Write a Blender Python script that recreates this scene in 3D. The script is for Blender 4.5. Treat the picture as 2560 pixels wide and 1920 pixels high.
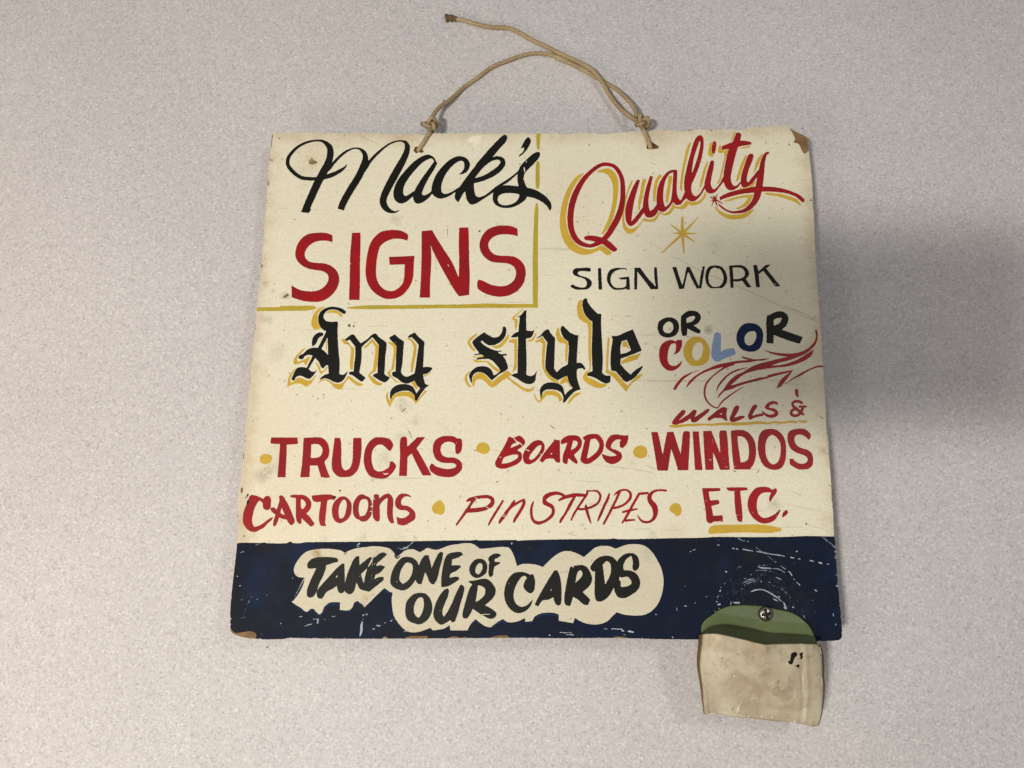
import bpy, math, random
import numpy as np
from mathutils import Vector, Matrix
random.seed(4)
S = bpy.context.scene
for o in list(bpy.data.objects): bpy.data.objects.remove(o)

# ---------------------------------------------------------------- camera
F_PX = 1990.0                                   # focal length on a 2560 grid
def unit(v): v = np.array(v, float); return v/np.linalg.norm(v)
ZC = unit([-.0268, -.2107, -.9772])             # sign normal seen from the lens
XC = unit([.99964, -.0042, -.0265]); XC = unit(XC-ZC*(XC@ZC)); YC = np.cross(ZC, XC)
_tl = np.array([(683-1280)/F_PX, (333-960)/F_PX, 1])*.594
_r = np.array([(1340-1280)/F_PX, (1600-960)/F_PX, 1])
OC = _r*((ZC@_tl)/(ZC@_r))                      # bottom centre of the sign, lens space
BOARD_T = .005
TILT = math.radians(1.5)
MB = Matrix.Translation((0, 0, .0315)) @ Matrix.Rotation(-TILT, 4, 'X')   # sign frame in the world
RB = np.array([XC, YC, ZC])
cpos = RB @ (-OC)
ML = Matrix(((XC[0], -XC[1], -XC[2], cpos[0]), (YC[0], -YC[1], -YC[2], cpos[1]), (ZC[0], -ZC[1], -ZC[2], cpos[2]), (0, 0, 0, 1)))
MCAM = MB @ ML
cam = bpy.data.objects.new('camera', bpy.data.cameras.new('camera')); S.collection.objects.link(cam)
cam.matrix_world = MCAM; cam.data.sensor_width = 36; cam.data.lens = 36*F_PX/2560; cam.data.clip_start = .01; cam.data.clip_end = 50
S.camera = cam

def on_sign(u, v, h=0.0):
    """survey point -> sign frame, at height h over the painted face"""
    u = np.asarray(u, float); v = np.asarray(v, float)
    d = np.stack([(u-1280)/F_PX, (v-960)/F_PX, np.ones_like(u)], -1)
    t = (ZC@OC + h)/(d@ZC)
    q = d*t[..., None] - OC
    return np.stack([q@XC, q@YC, q@ZC], -1)
def on_table(u, v, z):
    """survey point -> world, at height z over the table"""
    d = Vector(((u-1280)/F_PX, -(v-960)/F_PX, -1)); d = MCAM.to_3x3() @ d; o = MCAM.translation
    return o + d*((z-o.z)/d.z)

# ---------------------------------------------------------------- light
w = bpy.data.worlds.new('World'); S.world = w; w.use_nodes = True
bg = w.node_tree.nodes['Background']; bg.inputs[0].default_value = (.95, .97, 1.04, 1); bg.inputs[1].default_value = .165
def area(name, loc, aim, sx, sy, power, col, roll=0):
    l = bpy.data.lights.new(name, 'AREA'); l.shape = 'RECTANGLE'; l.size = sx; l.size_y = sy; l.energy = power; l.color = col
    o = bpy.data.objects.new(name, l); S.collection.objects.link(o); o.location = loc
    o.rotation_euler = (Vector(aim)-Vector(loc)).to_track_quat('-Z', 'Y').to_euler(); o.rotation_euler.rotate_axis('Z', roll)
    return o
area('ceiling_light', (-.44, -.22, 1.32), (-.38, -.05, 0), .16, .060, 14.6, (1, .965, .91))
area('side_light', (-.72, -.78, .72), (-.12, .1, 0), .30, .30, 3.3, (1, .90, .76))
area('far_fill_light', (.62, .42, 1.25), (.25, .3, 0), .22, .12, 3.0, (1, .97, .95))  # added fill: brightens the far right and shades the board's left edge
area('warm_fill_light', (-.95, .12, .38), (-.40, .05, 0), .16, .16, 1.05, (1, .56, .30))  # added fill, no known lamp: tints the table's left edge warm
S.view_settings.view_transform = 'Standard'; S.view_settings.look = 'None'; S.view_settings.gamma = 1; S.view_settings.exposure = 0
S.render.engine = 'CYCLES'

# ---- painted shapes, measured on the sign ---------------------------------
# frames: name -> origin and scale of the survey grid the numbers are in
FR = dict(A=(680,320,6.1444), B=(1000,320,5.53), C=(700,540,6.1444), D=(1020,540,6.1444),
 E=(1380,320,5.1833), F=(1700,310,6.5059), G=(1400,600,6.9125), H=(1660,600,6.9125),
 I=(700,740,5.53), J=(1140,740,5.923), K=(1360,740,5.925), L=(1620,760,5.0273),
 M=(630,1060,7.3733), N=(890,1060,6.5059), O=(1220,1060,5.2667), P=(1620,960,5.0273),
 Q=(590,1210,9.2167), R=(820,1210,7.3733), S=(1120,1200,6.9125), T=(1400,1200,6.9125),
 U=(1730,1200,5.821), V=(720,1340,6.3813), W=(960,1340,6.3813), X=(1240,1340,5.0273),
 Y=(1660,1340,4.7064), Z=(1720,1490,4.878), a=(1030,20,4.6075), b=(1380,60,5.0267),
 c=(1030,270,13.82), d=(1560,270,13.825), e=(560,1330,5.53), f=(590,320,3.606), p=(0,0,1.0),
 g=(1960,300,4.15), h=(1980,680,4.15), i=(2000,1060,4.15), j=(560,760,3.456))
# (part name, label, paint, layer) followed by shapes:  p polygon, h hole, s brush stroke x,y,w, x scraped line
# points are smooth unless marked !, @X switches frame
WORDS = []
def W(name, label, paint, layer, frame, text):
    WORDS.append((name, label, paint, layer, frame, text))

W('ruled_line', 'olive yellow line ruled down and across the corner of the sign', 'olive', 1, 'B', '''
s 1912,68,58 1912,180,52 1910,260,40 1912,305,15
s 1905,458,20 1905,500,50 1902,650,54 1902,800,52 1902,845,20
s 1890,1040,25 1890,1100,45 1885,1200,56 1880,1330,60
s @D 1975,-60,55 1965,150,65 1960,400,75 1955,700,80 1958,1000,82 1955,1200,80 1960,1408,70
s @D 0,1395,55 200,1393,58 500,1390,56 800,1388,58 1250,1378,68 1500,1382,60 1960,1378,55
s @C 0,1415,70 300,1412,68 480,1410,66 530,1410,48 552,1410,20
s @C 1020,1412,10 1150,1408,40 1400,1402,62 1800,1400,55 2212,1395,60
s @f 186,1634,34 400,1632,36 649,1628,38
''')
W('painted_word', 'black brush script name with a looping capital M, top left', 'black', 3, 'A', '''
s 1150,560,12 1120,605,30 1060,650,50 980,695,60 900,730,70 820,755,62 700,778,52 560,780,55 460,765,56 370,715,58 300,650,60 255,590,58 240,540,57 252,460,55 300,385,48 370,315,42 450,260,38 560,215,34 670,195,28 760,198,36 830,235,62 885,300,90 898,380,100 885,470,104 850,570,112 790,680,118 700,850,118 600,1070,116 525,1240,112
p 475,1220! 445,1290! 480,1298 565,1308! 605,1245!
s 850,660,30 880,630,40 940,550,42 1020,460,42 1120,375,38 1220,325,26 1300,312,24 1360,330,40 1410,375,62 1435,440,80 1430,510,95 1400,600,105 1330,750,108 1200,960,108 1090,1160,106 1055,1255,98
s 1400,690,30 1440,610,60 1500,520,48 1600,410,42 1700,320,34 1800,250,28 1900,208,26 1990,200,26 2050,222,48 2078,280,76 2070,360,90 2025,470,100 1960,590,112 1860,770,118 1765,950,112 1715,1070,106 1708,1140,106 1740,1220,94 1800,1272,68 1870,1292,36 1920,1285,20 1970,1250,4
p @B 510,490! 470,410 400,370 320,385 200,460 80,580 -30,720 -85,850 -91,930 -60,1010 10,1045 90,1020 180,945! 190,870! 130,915 70,940 44,900 60,800 130,680 230,560 340,460 440,425 475,465!
p @B 475,460! 380,590 280,730 200,870 180,960 200,1020 235,1048 300,1035 400,965 450,900! 440,870! 380,915 330,932 305,915 320,850 400,690 480,560 515,490! 500,465
p @B 808,648! 860,600 888,540 878,470 840,455 760,495 660,600 590,730 570,830 580,890 620,912 700,890 820,815! 770,885! 700,930 620,968 540,975 470,940 440,895 437,830 465,720 530,600 640,480 740,410 830,390 920,420 965,490 955,560 900,625
p @B 1460,97 1430,100 1350,170 1200,330 1070,490 950,640 840,790 770,890 757,960 775,1000 808,1030! 860,930 910,860! 1030,700! 1150,545 1280,405! 1400,260 1465,190 1482,130
p @B 1270,410! 1330,390 1400,400 1445,435 1457,500 1410,580 1310,660 1200,715 1100,748 1020,765! 900,700! 1150,450!
h @B 1035,695! 1090,610 1160,540 1250,470 1310,445 1365,443 1388,470 1350,530 1270,590 1150,660
p @B 1200,330! 1280,405! 1150,545 1030,700! 900,800! 1060,490!
p @B 900,860! 912,950 935,1015 985,1060 1050,1045 1150,985 1300,885! 1400,805! 1500,745 1620,640! 1650,580! 1560,655 1430,745 1320,815 1230,890 1150,940 1085,957 1045,930 1025,850 1020,740! 950,700!
p @B 1770,128 1800,150 1808,190 1780,260 1740,320 1690,370 1640,400! 1650,375 1700,330 1715,300 1712,272! 1662,285! 1690,240 1720,180
p @B 1925,335 1937,360 1915,420 1850,495 1775,570 1725,630 1712,690 1725,760 1755,825! 1850,848 1960,905 2050,985 2090,1050 2092,1110 2070,1152! 2030,1080 1950,1015 1850,970 1755,950! 1735,990 1650,1055 1550,1098 1450,1108 1370,1090 1310,1050 1283,990 1290,900 1335,830 1400,800 1500,793 1640,808! 1622,700 1635,590 1675,515 1750,435 1830,365 1890,333
h @B 1350,985 1365,940 1420,910 1500,900 1580,905 1650,918! 1640,970 1590,1030 1520,1060 1440,1070 1380,1050 1355,1015
x @B 1745,452,9 1748,482,9
x @B 1712,540,8 1720,575,18 1722,615,6
x @B 1705,690,7 1704,720,7
''')
W('painted_word', 'wide red capitals SIGNS', 'red', 3, 'C', '''
p 808,300! 805,405! 730,382 640,380 540,400 470,440 420,490 385,550 380,610 400,660 450,700 530,718 680,730 760,755 840,810 890,880 910,960 895,1060 850,1150 780,1230 690,1290 600,1318 480,1320 380,1310 280,1285 180,1250! 178,1065! 240,1105 340,1145 450,1158 560,1150 650,1110 720,1040 745,960 730,900 680,860 600,838 480,820 380,785 300,730 250,660 236,590 250,490 290,400 350,330 420,285 500,265 640,257 740,268
p 1105,260! 1235,255! 1237,400 1230,700 1228,1000 1222,1290! 1060,1290! 1072,900 1078,600 1095,400
h 1070,712! 1098,742! 1070,738!
p 1965,290 1968,330 1955,380! 1880,358 1770,350 1680,370 1600,410 1545,460 1520,520 1495,620 1478,760 1475,880 1490,980 1530,1060 1590,1120 1660,1150 1740,1150 1810,1115 1880,1040 1905,960 1912,840 1915,745! 1685,750! 1675,630! 2065,612! 2055,760 2050,880 2030,1000 1980,1100 1900,1200 1820,1250 1740,1272 1620,1272 1540,1240 1440,1170 1370,1080 1330,980 1315,850 1325,700 1345,570 1380,440 1440,340 1540,250 1640,222 1760,215 1860,228 1920,255
p @D 210,232! 370,220! 440,340 560,530 680,720 780,950! 785,700 780,450 785,180! 928,178! 935,400 940,700 948,900 940,1215! 780,1235! 700,1120 600,950 480,730 380,530 350,450! 358,650 350,850 340,1000 338,1255! 180,1255! 200,900 208,600
x @D 610,738,9 625,778,10
x @D 738,885,8 745,908,6
p @D 1680,195! 1685,312! 1600,290 1500,283 1400,290 1310,325 1250,385 1233,450 1260,530 1320,585 1400,608 1540,615 1640,630 1720,680 1780,750 1808,850 1800,950 1760,1060 1680,1150 1580,1210 1480,1237 1360,1238 1220,1205 1110,1150 1068,1105 1070,1000 1090,978! 1160,1000 1260,1050 1360,1075 1470,1078 1560,1045 1630,980 1658,900 1650,820 1600,760 1540,733 1400,718 1290,705 1200,655 1130,570 1100,480 1105,390 1150,290 1230,205 1340,160 1460,147 1580,155
''')
W('painted_shading', 'mustard shading left of and below the script Quality', 'gold', 2, 'E', '''
p 420,580! 330,620 240,720 170,860 120,1030 102,1200 110,1330 150,1460 220,1560 310,1620 420,1645 520,1625 620,1580! 650,1605 720,1650 780,1620! 700,1550 640,1515! 560,1560 480,1572 400,1555 320,1510 250,1430 200,1310 180,1180 190,1050 220,920 270,790 330,690
p 560,580! 620,545 700,525 760,535 820,590 855,690 858,800 845,930 820,1060 780,1200 720,1310 660,1385! 640,1370! 690,1270 740,1150 770,1030 790,900 790,780 770,690 730,620 680,585 620,575
p 1050,680! 1030,680! 990,770 955,880 930,1000 910,1120 910,1220 925,1300 960,1350 1000,1370 1060,1350 1120,1290 1180,1200! 1230,1215 1290,1218 1350,1190 1400,1110! 1450,1130 1500,1130 1550,1095 1590,1035! 1640,1050 1690,1048 1730,1010 1750,965! 1800,995 1866,990! 1866,955! 1800,962 1750,940! 1700,1000 1650,1020 1600,1015 1565,970! 1540,1040 1490,1095 1430,1105 1390,1075! 1350,1140 1300,1180 1240,1185 1190,1165! 1130,1250 1070,1295 1010,1305 970,1280 940,1210 935,1120 950,1000 980,860 1020,760
s 1200,660,50 1180,740,46 1160,850,40 1140,950,38 1125,1065,20
s 1410,610,40 1360,680,42 1335,780,40 1325,880,35 1328,960,20
s 1535,620,50 1520,740,44 1500,850,42 1485,965,28
s 1795,185,20 1755,290,36 1730,400,34 1700,540,32 1680,680,32 1672,780,30 1680,820,16
p @F 0,1375! 50,1385 90,1370 130,1310! 200,1325 270,1315 350,1270 410,1190 430,1110! 400,1110! 370,1190 300,1255 210,1285 150,1280 100,1245! 50,1310 0,1345!
s @F 450,615,20 410,720,38 375,850,42 345,960,40 328,1035,16
p @F 520,295 500,300 475,350 460,440 460,500 490,525 530,530 550,500! 520,460 515,360
s @F 895,125,20 870,190,28 840,275,20
p @F 665,340! 640,350 620,400 620,460 650,475 720,460! 720,540 700,640 670,760 640,880 590,990! 640,950 680,840 720,660 760,500 800,410! 690,430 672,400
p @F 960,390! 1050,370 1145,350! 1130,375 1050,395 980,400!
s @F 1080,510,30 1030,620,45 985,740,48 950,850,46 925,935,30
s @F 1350,480,20 1290,570,50 1250,660,50 1215,760,24 1195,800,8
s @F 1235,930,10 1190,980,40 1120,1040,24 960,1048,16
p @F 710,1255! 850,1205 1000,1165 1190,1145! 1180,1190 1130,1280 1050,1350 930,1390! 910,1370! 1000,1330 1060,1270 1110,1190! 950,1215 850,1240 740,1262
p @F 1370,1115! 1500,1125 1640,1140 1780,1180 1900,1230 1980,1320! 1960,1325! 1850,1265 1700,1210 1550,1170 1410,1155!
p @F 560,1330! 600,1370 680,1430 780,1470 900,1478 1020,1460 1120,1420 1210,1370! 1170,1440 1080,1510 980,1545 880,1552 780,1540 680,1490 600,1420 560,1360!
''')
W('painted_word', 'red brush script Quality with a long crossing flourish', 'red', 3, 'E', '''
s 720,470,46 800,495,47 855,550,52 905,660,56 918,800,62 915,920,66 895,1040,74 850,1170,80 790,1280,78 720,1390,70 650,1460,66 570,1505,58 500,1528,46 420,1515,54 350,1480,64 290,1410,72 250,1310,74 238,1180,78 248,1050,80 280,920,80 330,800,75 400,680,65 480,590,54 580,510,50 650,475,48 722,470,46
p 415,1420 440,1400 520,1395 600,1408 660,1425 720,1455 780,1500 848,1570! 830,1600! 790,1605! 740,1570 640,1500 560,1475 490,1460 430,1450
p 1100,672! 1140,675! 1105,800 1060,970 1040,1100 1028,1215! 1100,1130 1180,1020! 1190,1100! 1130,1180 1070,1250 1010,1272 970,1235 950,1150 950,1060 965,980 1000,880 1050,760
p 1270,620! 1308,628! 1280,760 1255,880 1250,1000 1270,1080! 1320,1040 1370,970! 1385,1060! 1340,1130 1280,1162 1220,1150 1185,1080 1178,1000 1190,900 1220,770
p 1590,540! 1620,545! 1622,600 1618,700 1615,800 1625,880 1660,945! 1700,890 1720,835! 1750,900! 1700,950 1640,1000 1600,995 1570,960! 1500,1050 1440,1090 1390,1070 1360,1000 1355,880 1375,760 1420,660 1490,575 1540,548
h 1572,575! 1530,590 1480,660 1450,760 1440,870 1445,960 1470,1020 1500,1000 1535,950 1550,880 1560,760
p @F 330,185 290,195 250,240 205,350 170,480 130,620 90,800 68,920 66,1040 78,1110! 0,1270! 0,1325! 50,1260 95,1185! 130,1240 200,1263 260,1240 330,1170 400,1060! 395,1000! 320,1130 260,1177 215,1155 185,1090 185,990! 240,870 290,750 340,600 370,460 384,340 378,240 355,195
h @F 325,260! 330,330 300,480 260,620 190,820! 200,700 230,540 280,380
p @F 525,590 500,605 470,680 440,780 410,900 395,1000 410,1070 450,1120 510,1132 570,1110 640,1030 720,925! 700,860! 650,960 590,1040 550,1063 520,1040 500,980 510,880 540,740 552,640 545,600
p @F 550,282 580,290 590,320 580,420 565,470 545,495! 520,460 515,400 525,320
p @F 945,140 975,145 995,180 985,240 960,330 935,400 900,520 865,660 840,780 825,880 840,960 880,1010 920,1000 980,940! 990,950 960,1010 890,1065 820,1082 760,1050 715,960 705,880 715,760 745,600 780,450 840,330 890,210 915,150
p @F 675,365! 760,330 860,295 1000,272 1100,280 1155,300 1160,330 1100,345 1000,360 940,378 800,405 680,425!
p @F 1125,490 1190,495 1192,540 1160,640 1120,740 1090,860 1085,920 1105,955! 1180,860 1270,745! 1290,790! 1240,880 1150,990 1080,1030 1020,1030 990,970 990,880 1010,780 1050,660 1090,550
p @F 1440,455 1450,480 1410,510 1390,580 1375,700 1365,830 1350,960 1330,1080 1300,1200 1240,1300 1150,1390 1050,1440 940,1455 830,1450 730,1405 650,1350 605,1280! 660,1320 740,1380 840,1418 950,1410 1040,1380 1120,1310 1180,1220 1210,1100 1235,980 1260,830 1285,720 1320,580 1360,500 1400,460
p @F 640,1190! 720,1145 820,1105 950,1070 1080,1045 1220,1020 1400,1020 1550,1030 1700,1060 1850,1110 1950,1160 2025,1235 2020,1265 2000,1275 1960,1250 1880,1185 1750,1135 1600,1110 1400,1100 1300,1105 1150,1122 1000,1140 850,1175 720,1215 650,1245!
''')
W('painted_star', 'tiny red starburst at the tail of the script Quality', 'red', 5, 'F', '''
s 480,1180,10 560,1225,24 700,1300,10
s 610,1145,8 560,1225,22 510,1345,6
s 545,1160,12 570,1240,24 610,1360,8
s 500,1252,6 560,1225,20 610,1205,6
''')
W('painted_star', 'mustard eight-rayed star under the script Quality', 'gold', 2, 'E', '''
s 1688,1150,26 1690,1370,40 1710,1640,12
s 1900,1150,8 1690,1370,34 1415,1625,12
s 1535,1250,10 1690,1370,30 1850,1480,12
s 1560,1362,6 1690,1368,30 1880,1368,8
''')
W('painted_word', 'thin black capitals SIGN', 'black', 3, 'G', '''
p 515,485 530,500 528,548! 480,545 400,540 330,545 305,575 320,600 380,625 460,650 520,685 548,730 545,780 520,820 470,850 420,858 280,858 220,835 170,800! 220,768! 280,800 350,820 420,818 455,790 462,740 440,690 380,655 290,630 235,600 218,555 230,515 270,490 330,485
p 655,487! 710,487! 715,600 722,750 730,858! 668,860! 660,700
p 1185,530! 1150,515 1090,505 1030,512 970,530 915,570 885,620 872,680 885,750 920,800 970,825 1040,830 1100,820 1140,800! 1145,680! 1060,682 1005,660! 1060,648 1195,635! 1205,760 1210,858! 1150,860! 1145,840! 1100,856 940,858 890,830 840,770 810,690 812,630 840,550 890,505 960,485 1060,483 1130,490
p 1285,480! 1385,480! 1500,640 1655,810! 1630,650 1625,472! 1672,472! 1688,700 1697,853! 1570,853! 1480,730 1335,545! 1335,700 1330,857! 1283,857! 1282,700
''')
W('painted_word', 'thin black capitals WORK', 'black', 3, 'H', '''
p 140,468! 212,466! 250,600 318,790! 340,700 390,466! 440,462! 500,580 605,810! 625,650 665,455! 707,455! 690,560 645,838! 565,840! 500,720 418,545! 390,640 345,845! 262,848! 210,680
p 800,452 960,448 1030,500 1075,580 1092,660 1080,740 1040,800 1000,832! 800,835! 740,770 712,670 722,560 750,490
h 900,478 850,482 800,530 775,600 768,680 785,750 840,805 950,800 1010,740 1030,660 1010,580 960,500 910,492
p 1122,445! 1345,440 1420,480 1465,550 1465,610 1412,675! 1510,818! 1435,820! 1350,705! 1270,718 1197,712! 1200,828! 1150,828! 1138,640
h 1183,480! 1310,480 1360,500 1395,560 1390,620 1340,660 1270,675 1200,680!
p 1540,435! 1608,433! 1630,545! 1760,432! 1848,427! 1765,495! 1850,600 2010,800! 1925,805! 1830,680 1715,535! 1635,590! 1655,815! 1592,815! 1570,640
x 650,490,6 680,530,8 735,565,6
x 1890,735,6 1940,775,8
''')
W('painted_shading', 'mustard shading round the blackletter word Any', 'gold', 2, 'I', '''
p 630,145! 580,155 520,185 460,260 435,350 440,420 485,470! 570,450! 535,390 520,310 530,240 570,190!
p 630,235! 680,205 740,195 800,210 840,235 862,270 855,295! 830,280 800,250 740,232 680,235!
s 635,600,12 640,680,14 640,755,8
p 360,705! 300,750 230,820 190,880 185,920 200,945 260,940 330,915 345,960! 365,955! 420,850! 390,840! 330,880 260,905 240,900 235,870 270,810 330,750
p 490,915! 530,1010 560,1085! 640,1020 660,990! 650,970! 600,1030 570,1040 550,990 520,930!
p 220,990! 170,1040 130,1100 105,1180 110,1255! 200,1215 280,1215 360,1255! 420,1220 470,1150 515,1080! 480,1110 430,1160 380,1170 320,1145 250,1130 200,1170 150,1200! 140,1160 170,1080 200,1030
p 510,1235! 560,1185 620,1165 690,1200 750,1265 800,1290 850,1285 900,1200 945,1140! 1000,1190 1060,1235 1110,1245 1155,1225! 1100,1200 1040,1170 960,1110 930,1110! 880,1190 810,1215 740,1205 670,1165 610,1150 550,1175
p 850,600! 890,595 920,620 940,640! 990,700 1020,720 1020,830 1005,1020! 975,1020! 965,960 975,830 980,730 940,670! 885,665!
p 1155,715! 1220,650 1275,590! 1330,660 1368,690! 1360,800 1350,900 1325,1035! 1260,1080 1240,1095! 1300,1140 1360,1190 1425,1210! 1380,1240 1320,1225 1260,1170 1215,1100! 1250,1060 1285,1020! 1300,900 1318,780 1318,700! 1270,640! 1220,690 1180,725!
p 1500,630! 1560,650 1610,690! 1605,800 1590,900 1575,1010! 1520,1060 1570,1140 1650,1200! 1600,1190 1540,1130 1485,1080 1500,1045 1540,1010! 1555,900 1570,790 1565,700! 1490,645!
p 1750,590! 1800,585 1850,630 1890,680! 1880,800 1850,950 1835,1050! 1805,1050! 1815,930 1840,800 1850,700! 1810,620!
p 1850,1160! 1910,1285! 1880,1290! 1820,1210!
p 2115,1025! 2060,1080 2000,1120! 1985,1095! 2050,1075!
p 1500,1300! 1480,1330 1462,1390 1475,1450 1520,1545! 1550,1470 1600,1400 1680,1385 1760,1390 1820,1420 1880,1495! 1930,1430 2040,1310! 2000,1310! 1950,1380 1890,1450! 1830,1345 1760,1325 1680,1325 1600,1350 1540,1410 1525,1460! 1495,1400 1490,1350
''')
W('painted_word', 'black blackletter word Any', 'black', 3, 'I', '''
p 910,215 905,245 880,248 840,225 790,197 740,188 680,195 630,225 605,265 605,310 640,345 700,357 790,353! 800,370! 797,500 800,620 812,780 825,920 820,1080! 870,1090 905,1070 945,1030! 910,1110 870,1170 810,1198 750,1190 690,1160 620,1140 540,1165! 580,1115 620,1090 675,1072! 662,900 665,800 655,570! 570,740! 520,725! 640,490! 580,455 545,400 528,320 540,250 590,190 660,158 750,150 830,165 890,195
p 255,850 275,820 320,800 370,750 430,720 520,718 590,745 660,810! 700,850 700,960 665,955! 630,965 600,1005! 570,985 540,920 480,850 450,825 400,815 350,830 330,850 320,870 290,875 262,868
p 450,830! 490,850! 395,1010! 365,1000!
p 365,995 400,1015 440,1045 480,1045 525,1012! 490,1060 450,1110 410,1145 370,1140 320,1115 260,1105 215,1130 210,1150 185,1168 160,1155 175,1110 200,1050 230,1000 280,985 330,985
p 590,510 600,530 590,550 560,565 530,590 510,640 480,680 445,695! 440,650 450,590 480,540 530,508
p 900,600! 960,550 1005,530 1030,545 1070,600 1118,655! 1125,680 1128,760 1125,880 1110,980 1095,1060! 1185,1130! 1140,1185! 1110,1175 1060,1140 1000,1095 960,1085 955,1060 990,1042 1018,1045! 1025,950 1040,830 1040,700! 1000,650 965,602! 915,625!
p 1118,655! 1200,600 1290,525 1325,518! 1370,570 1440,620! 1475,650! 1468,750 1455,850 1452,950 1440,1075! 1480,1110 1520,1120! 1500,1160 1450,1195 1410,1185 1340,1145 1280,1105! 1300,1080 1350,1065! 1350,950 1358,850 1368,680! 1320,620 1278,570! 1200,640 1128,710!
p 1510,575! 1585,530! 1640,580 1715,630! 1705,750 1695,900 1672,1050! 1700,1095 1745,1115 1800,1100 1860,1070! 1880,950 1895,830 1918,680! 1870,620 1820,570! 1780,580 1765,565! 1810,530 1865,505! 1910,560 1998,635! 1990,750 1985,860 1978,985! 2030,980 2080,985 2110,1000! 2080,1040 2040,1070 1978,1085! 1985,1130 2005,1215! 2065,1240! 2020,1265 1960,1340 1920,1400 1890,1448 1865,1440! 1860,1380 1830,1340 1780,1315 1720,1310 1660,1320 1600,1345 1550,1390 1530,1448! 1520,1380 1530,1310 1570,1260 1640,1225 1730,1218 1800,1235 1850,1275 1885,1350! 1910,1310 1940,1280! 1890,1230 1860,1170! 1800,1200 1745,1212 1680,1190 1620,1140 1570,1115 1548,1080 1560,1050 1598,1045! 1600,950 1605,830 1612,690! 1560,640 1525,605!
x 1320,555,4 1345,570,6
x 1590,635,5 1605,655,6
x 1965,1130,5 1985,1140,7
''')
W('painted_shading', 'mustard shading round the blackletter word style', 'gold', 2, 'J', '''
s 310,560,20 250,610,34 190,680,36 220,750,38 275,815,30
p 520,740! 620,730 700,660 760,580 790,560! 770,640 700,730 640,770 570,772!
p 220,880! 300,900 380,890 425,890 380,912 270,915!
p 245,935! 300,950 420,960 470,965 560,1040 660,1100! 620,1130! 560,1090 500,1030 440,980 350,985 270,980!
p 205,1100! 160,1150 125,1210 140,1270 180,1340 235,1350! 200,1310 165,1240 170,1180 200,1130
p 245,1340! 240,1260 260,1190 310,1145 370,1135 430,1170 490,1230 540,1275! 600,1220 680,1160 730,1120 780,1115! 830,1170! 780,1190 830,1240 900,1290 980,1345 1060,1375 1120,1370 1165,1330! 1140,1390 1080,1420 1020,1410 920,1350 830,1280 760,1210! 680,1260 560,1350 510,1345 450,1290 400,1245 340,1230 290,1260 265,1340
p 990,185! 900,260 830,330 840,355 865,355! 875,500! 895,495! 910,400 910,345! 865,330 900,290 1000,195!
p 780,655! 900,630! 905,700 900,850 900,1000 890,1080 830,1140! 850,1080 862,1000 865,850 862,700! 790,690!
p 1055,660! 1110,640 1150,600 1175,540! 1185,560 1165,620 1130,665 1060,675!
p 1165,670! 1230,640 1275,600! 1300,650 1330,695! 1320,800 1310,950 1315,1060 1350,1130 1420,1200 1500,1260 1540,1300! 1500,1290 1420,1260 1340,1180 1290,1090 1275,1000 1275,820 1285,710! 1240,680 1190,695!
p @K 205,465! 190,490 175,560 190,630 230,690 310,710 312,850 318,975! 340,980! 350,850 362,690! 300,640 250,590 225,530 225,480
p @K 230,1290! 280,1220 345,1180! 370,1280 405,1355! 385,1350! 340,1275! 290,1290 260,1315!
s @J 1155,1450,14 1190,1530,22 1240,1575,26
p @K -60,1575! -20,1540 20,1490 70,1470 140,1475 200,1500 230,1570! 275,1540! 240,1460 180,1415 100,1405 30,1410 -20,1450! -55,1500!
p @K 345,1600! 400,1500 470,1440 555,1430! 540,1450 450,1510 380,1590!
p @K 555,50! 520,70 490,140 490,220 510,310 560,370 630,410 655,500 655,700 660,900 670,1080 610,1130 575,1220 620,1280 700,1330 780,1360 870,1358 945,1320! 900,1300 820,1290 740,1240 640,1200! 650,1140 690,1080! 700,900 695,700 705,500 695,380 620,310 580,230 560,140 562,60
p @K 945,600! 935,700 925,850 920,1000 925,1080! 910,1110 920,1140 980,1165 1030,1210 1120,1310 1215,1420! 1300,1300 1400,1230 1475,1150! 1400,1170 1300,1260 1240,1330! 1180,1270 1100,1180 1040,1130 970,1115! 945,1090! 955,900 965,750 968,630
p @K 1160,680! 1220,670! 1265,790! 1225,760 1165,755!
p @K 1140,970! 1250,900 1440,850! 1380,940! 1250,980 1145,1010!
''')
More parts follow.
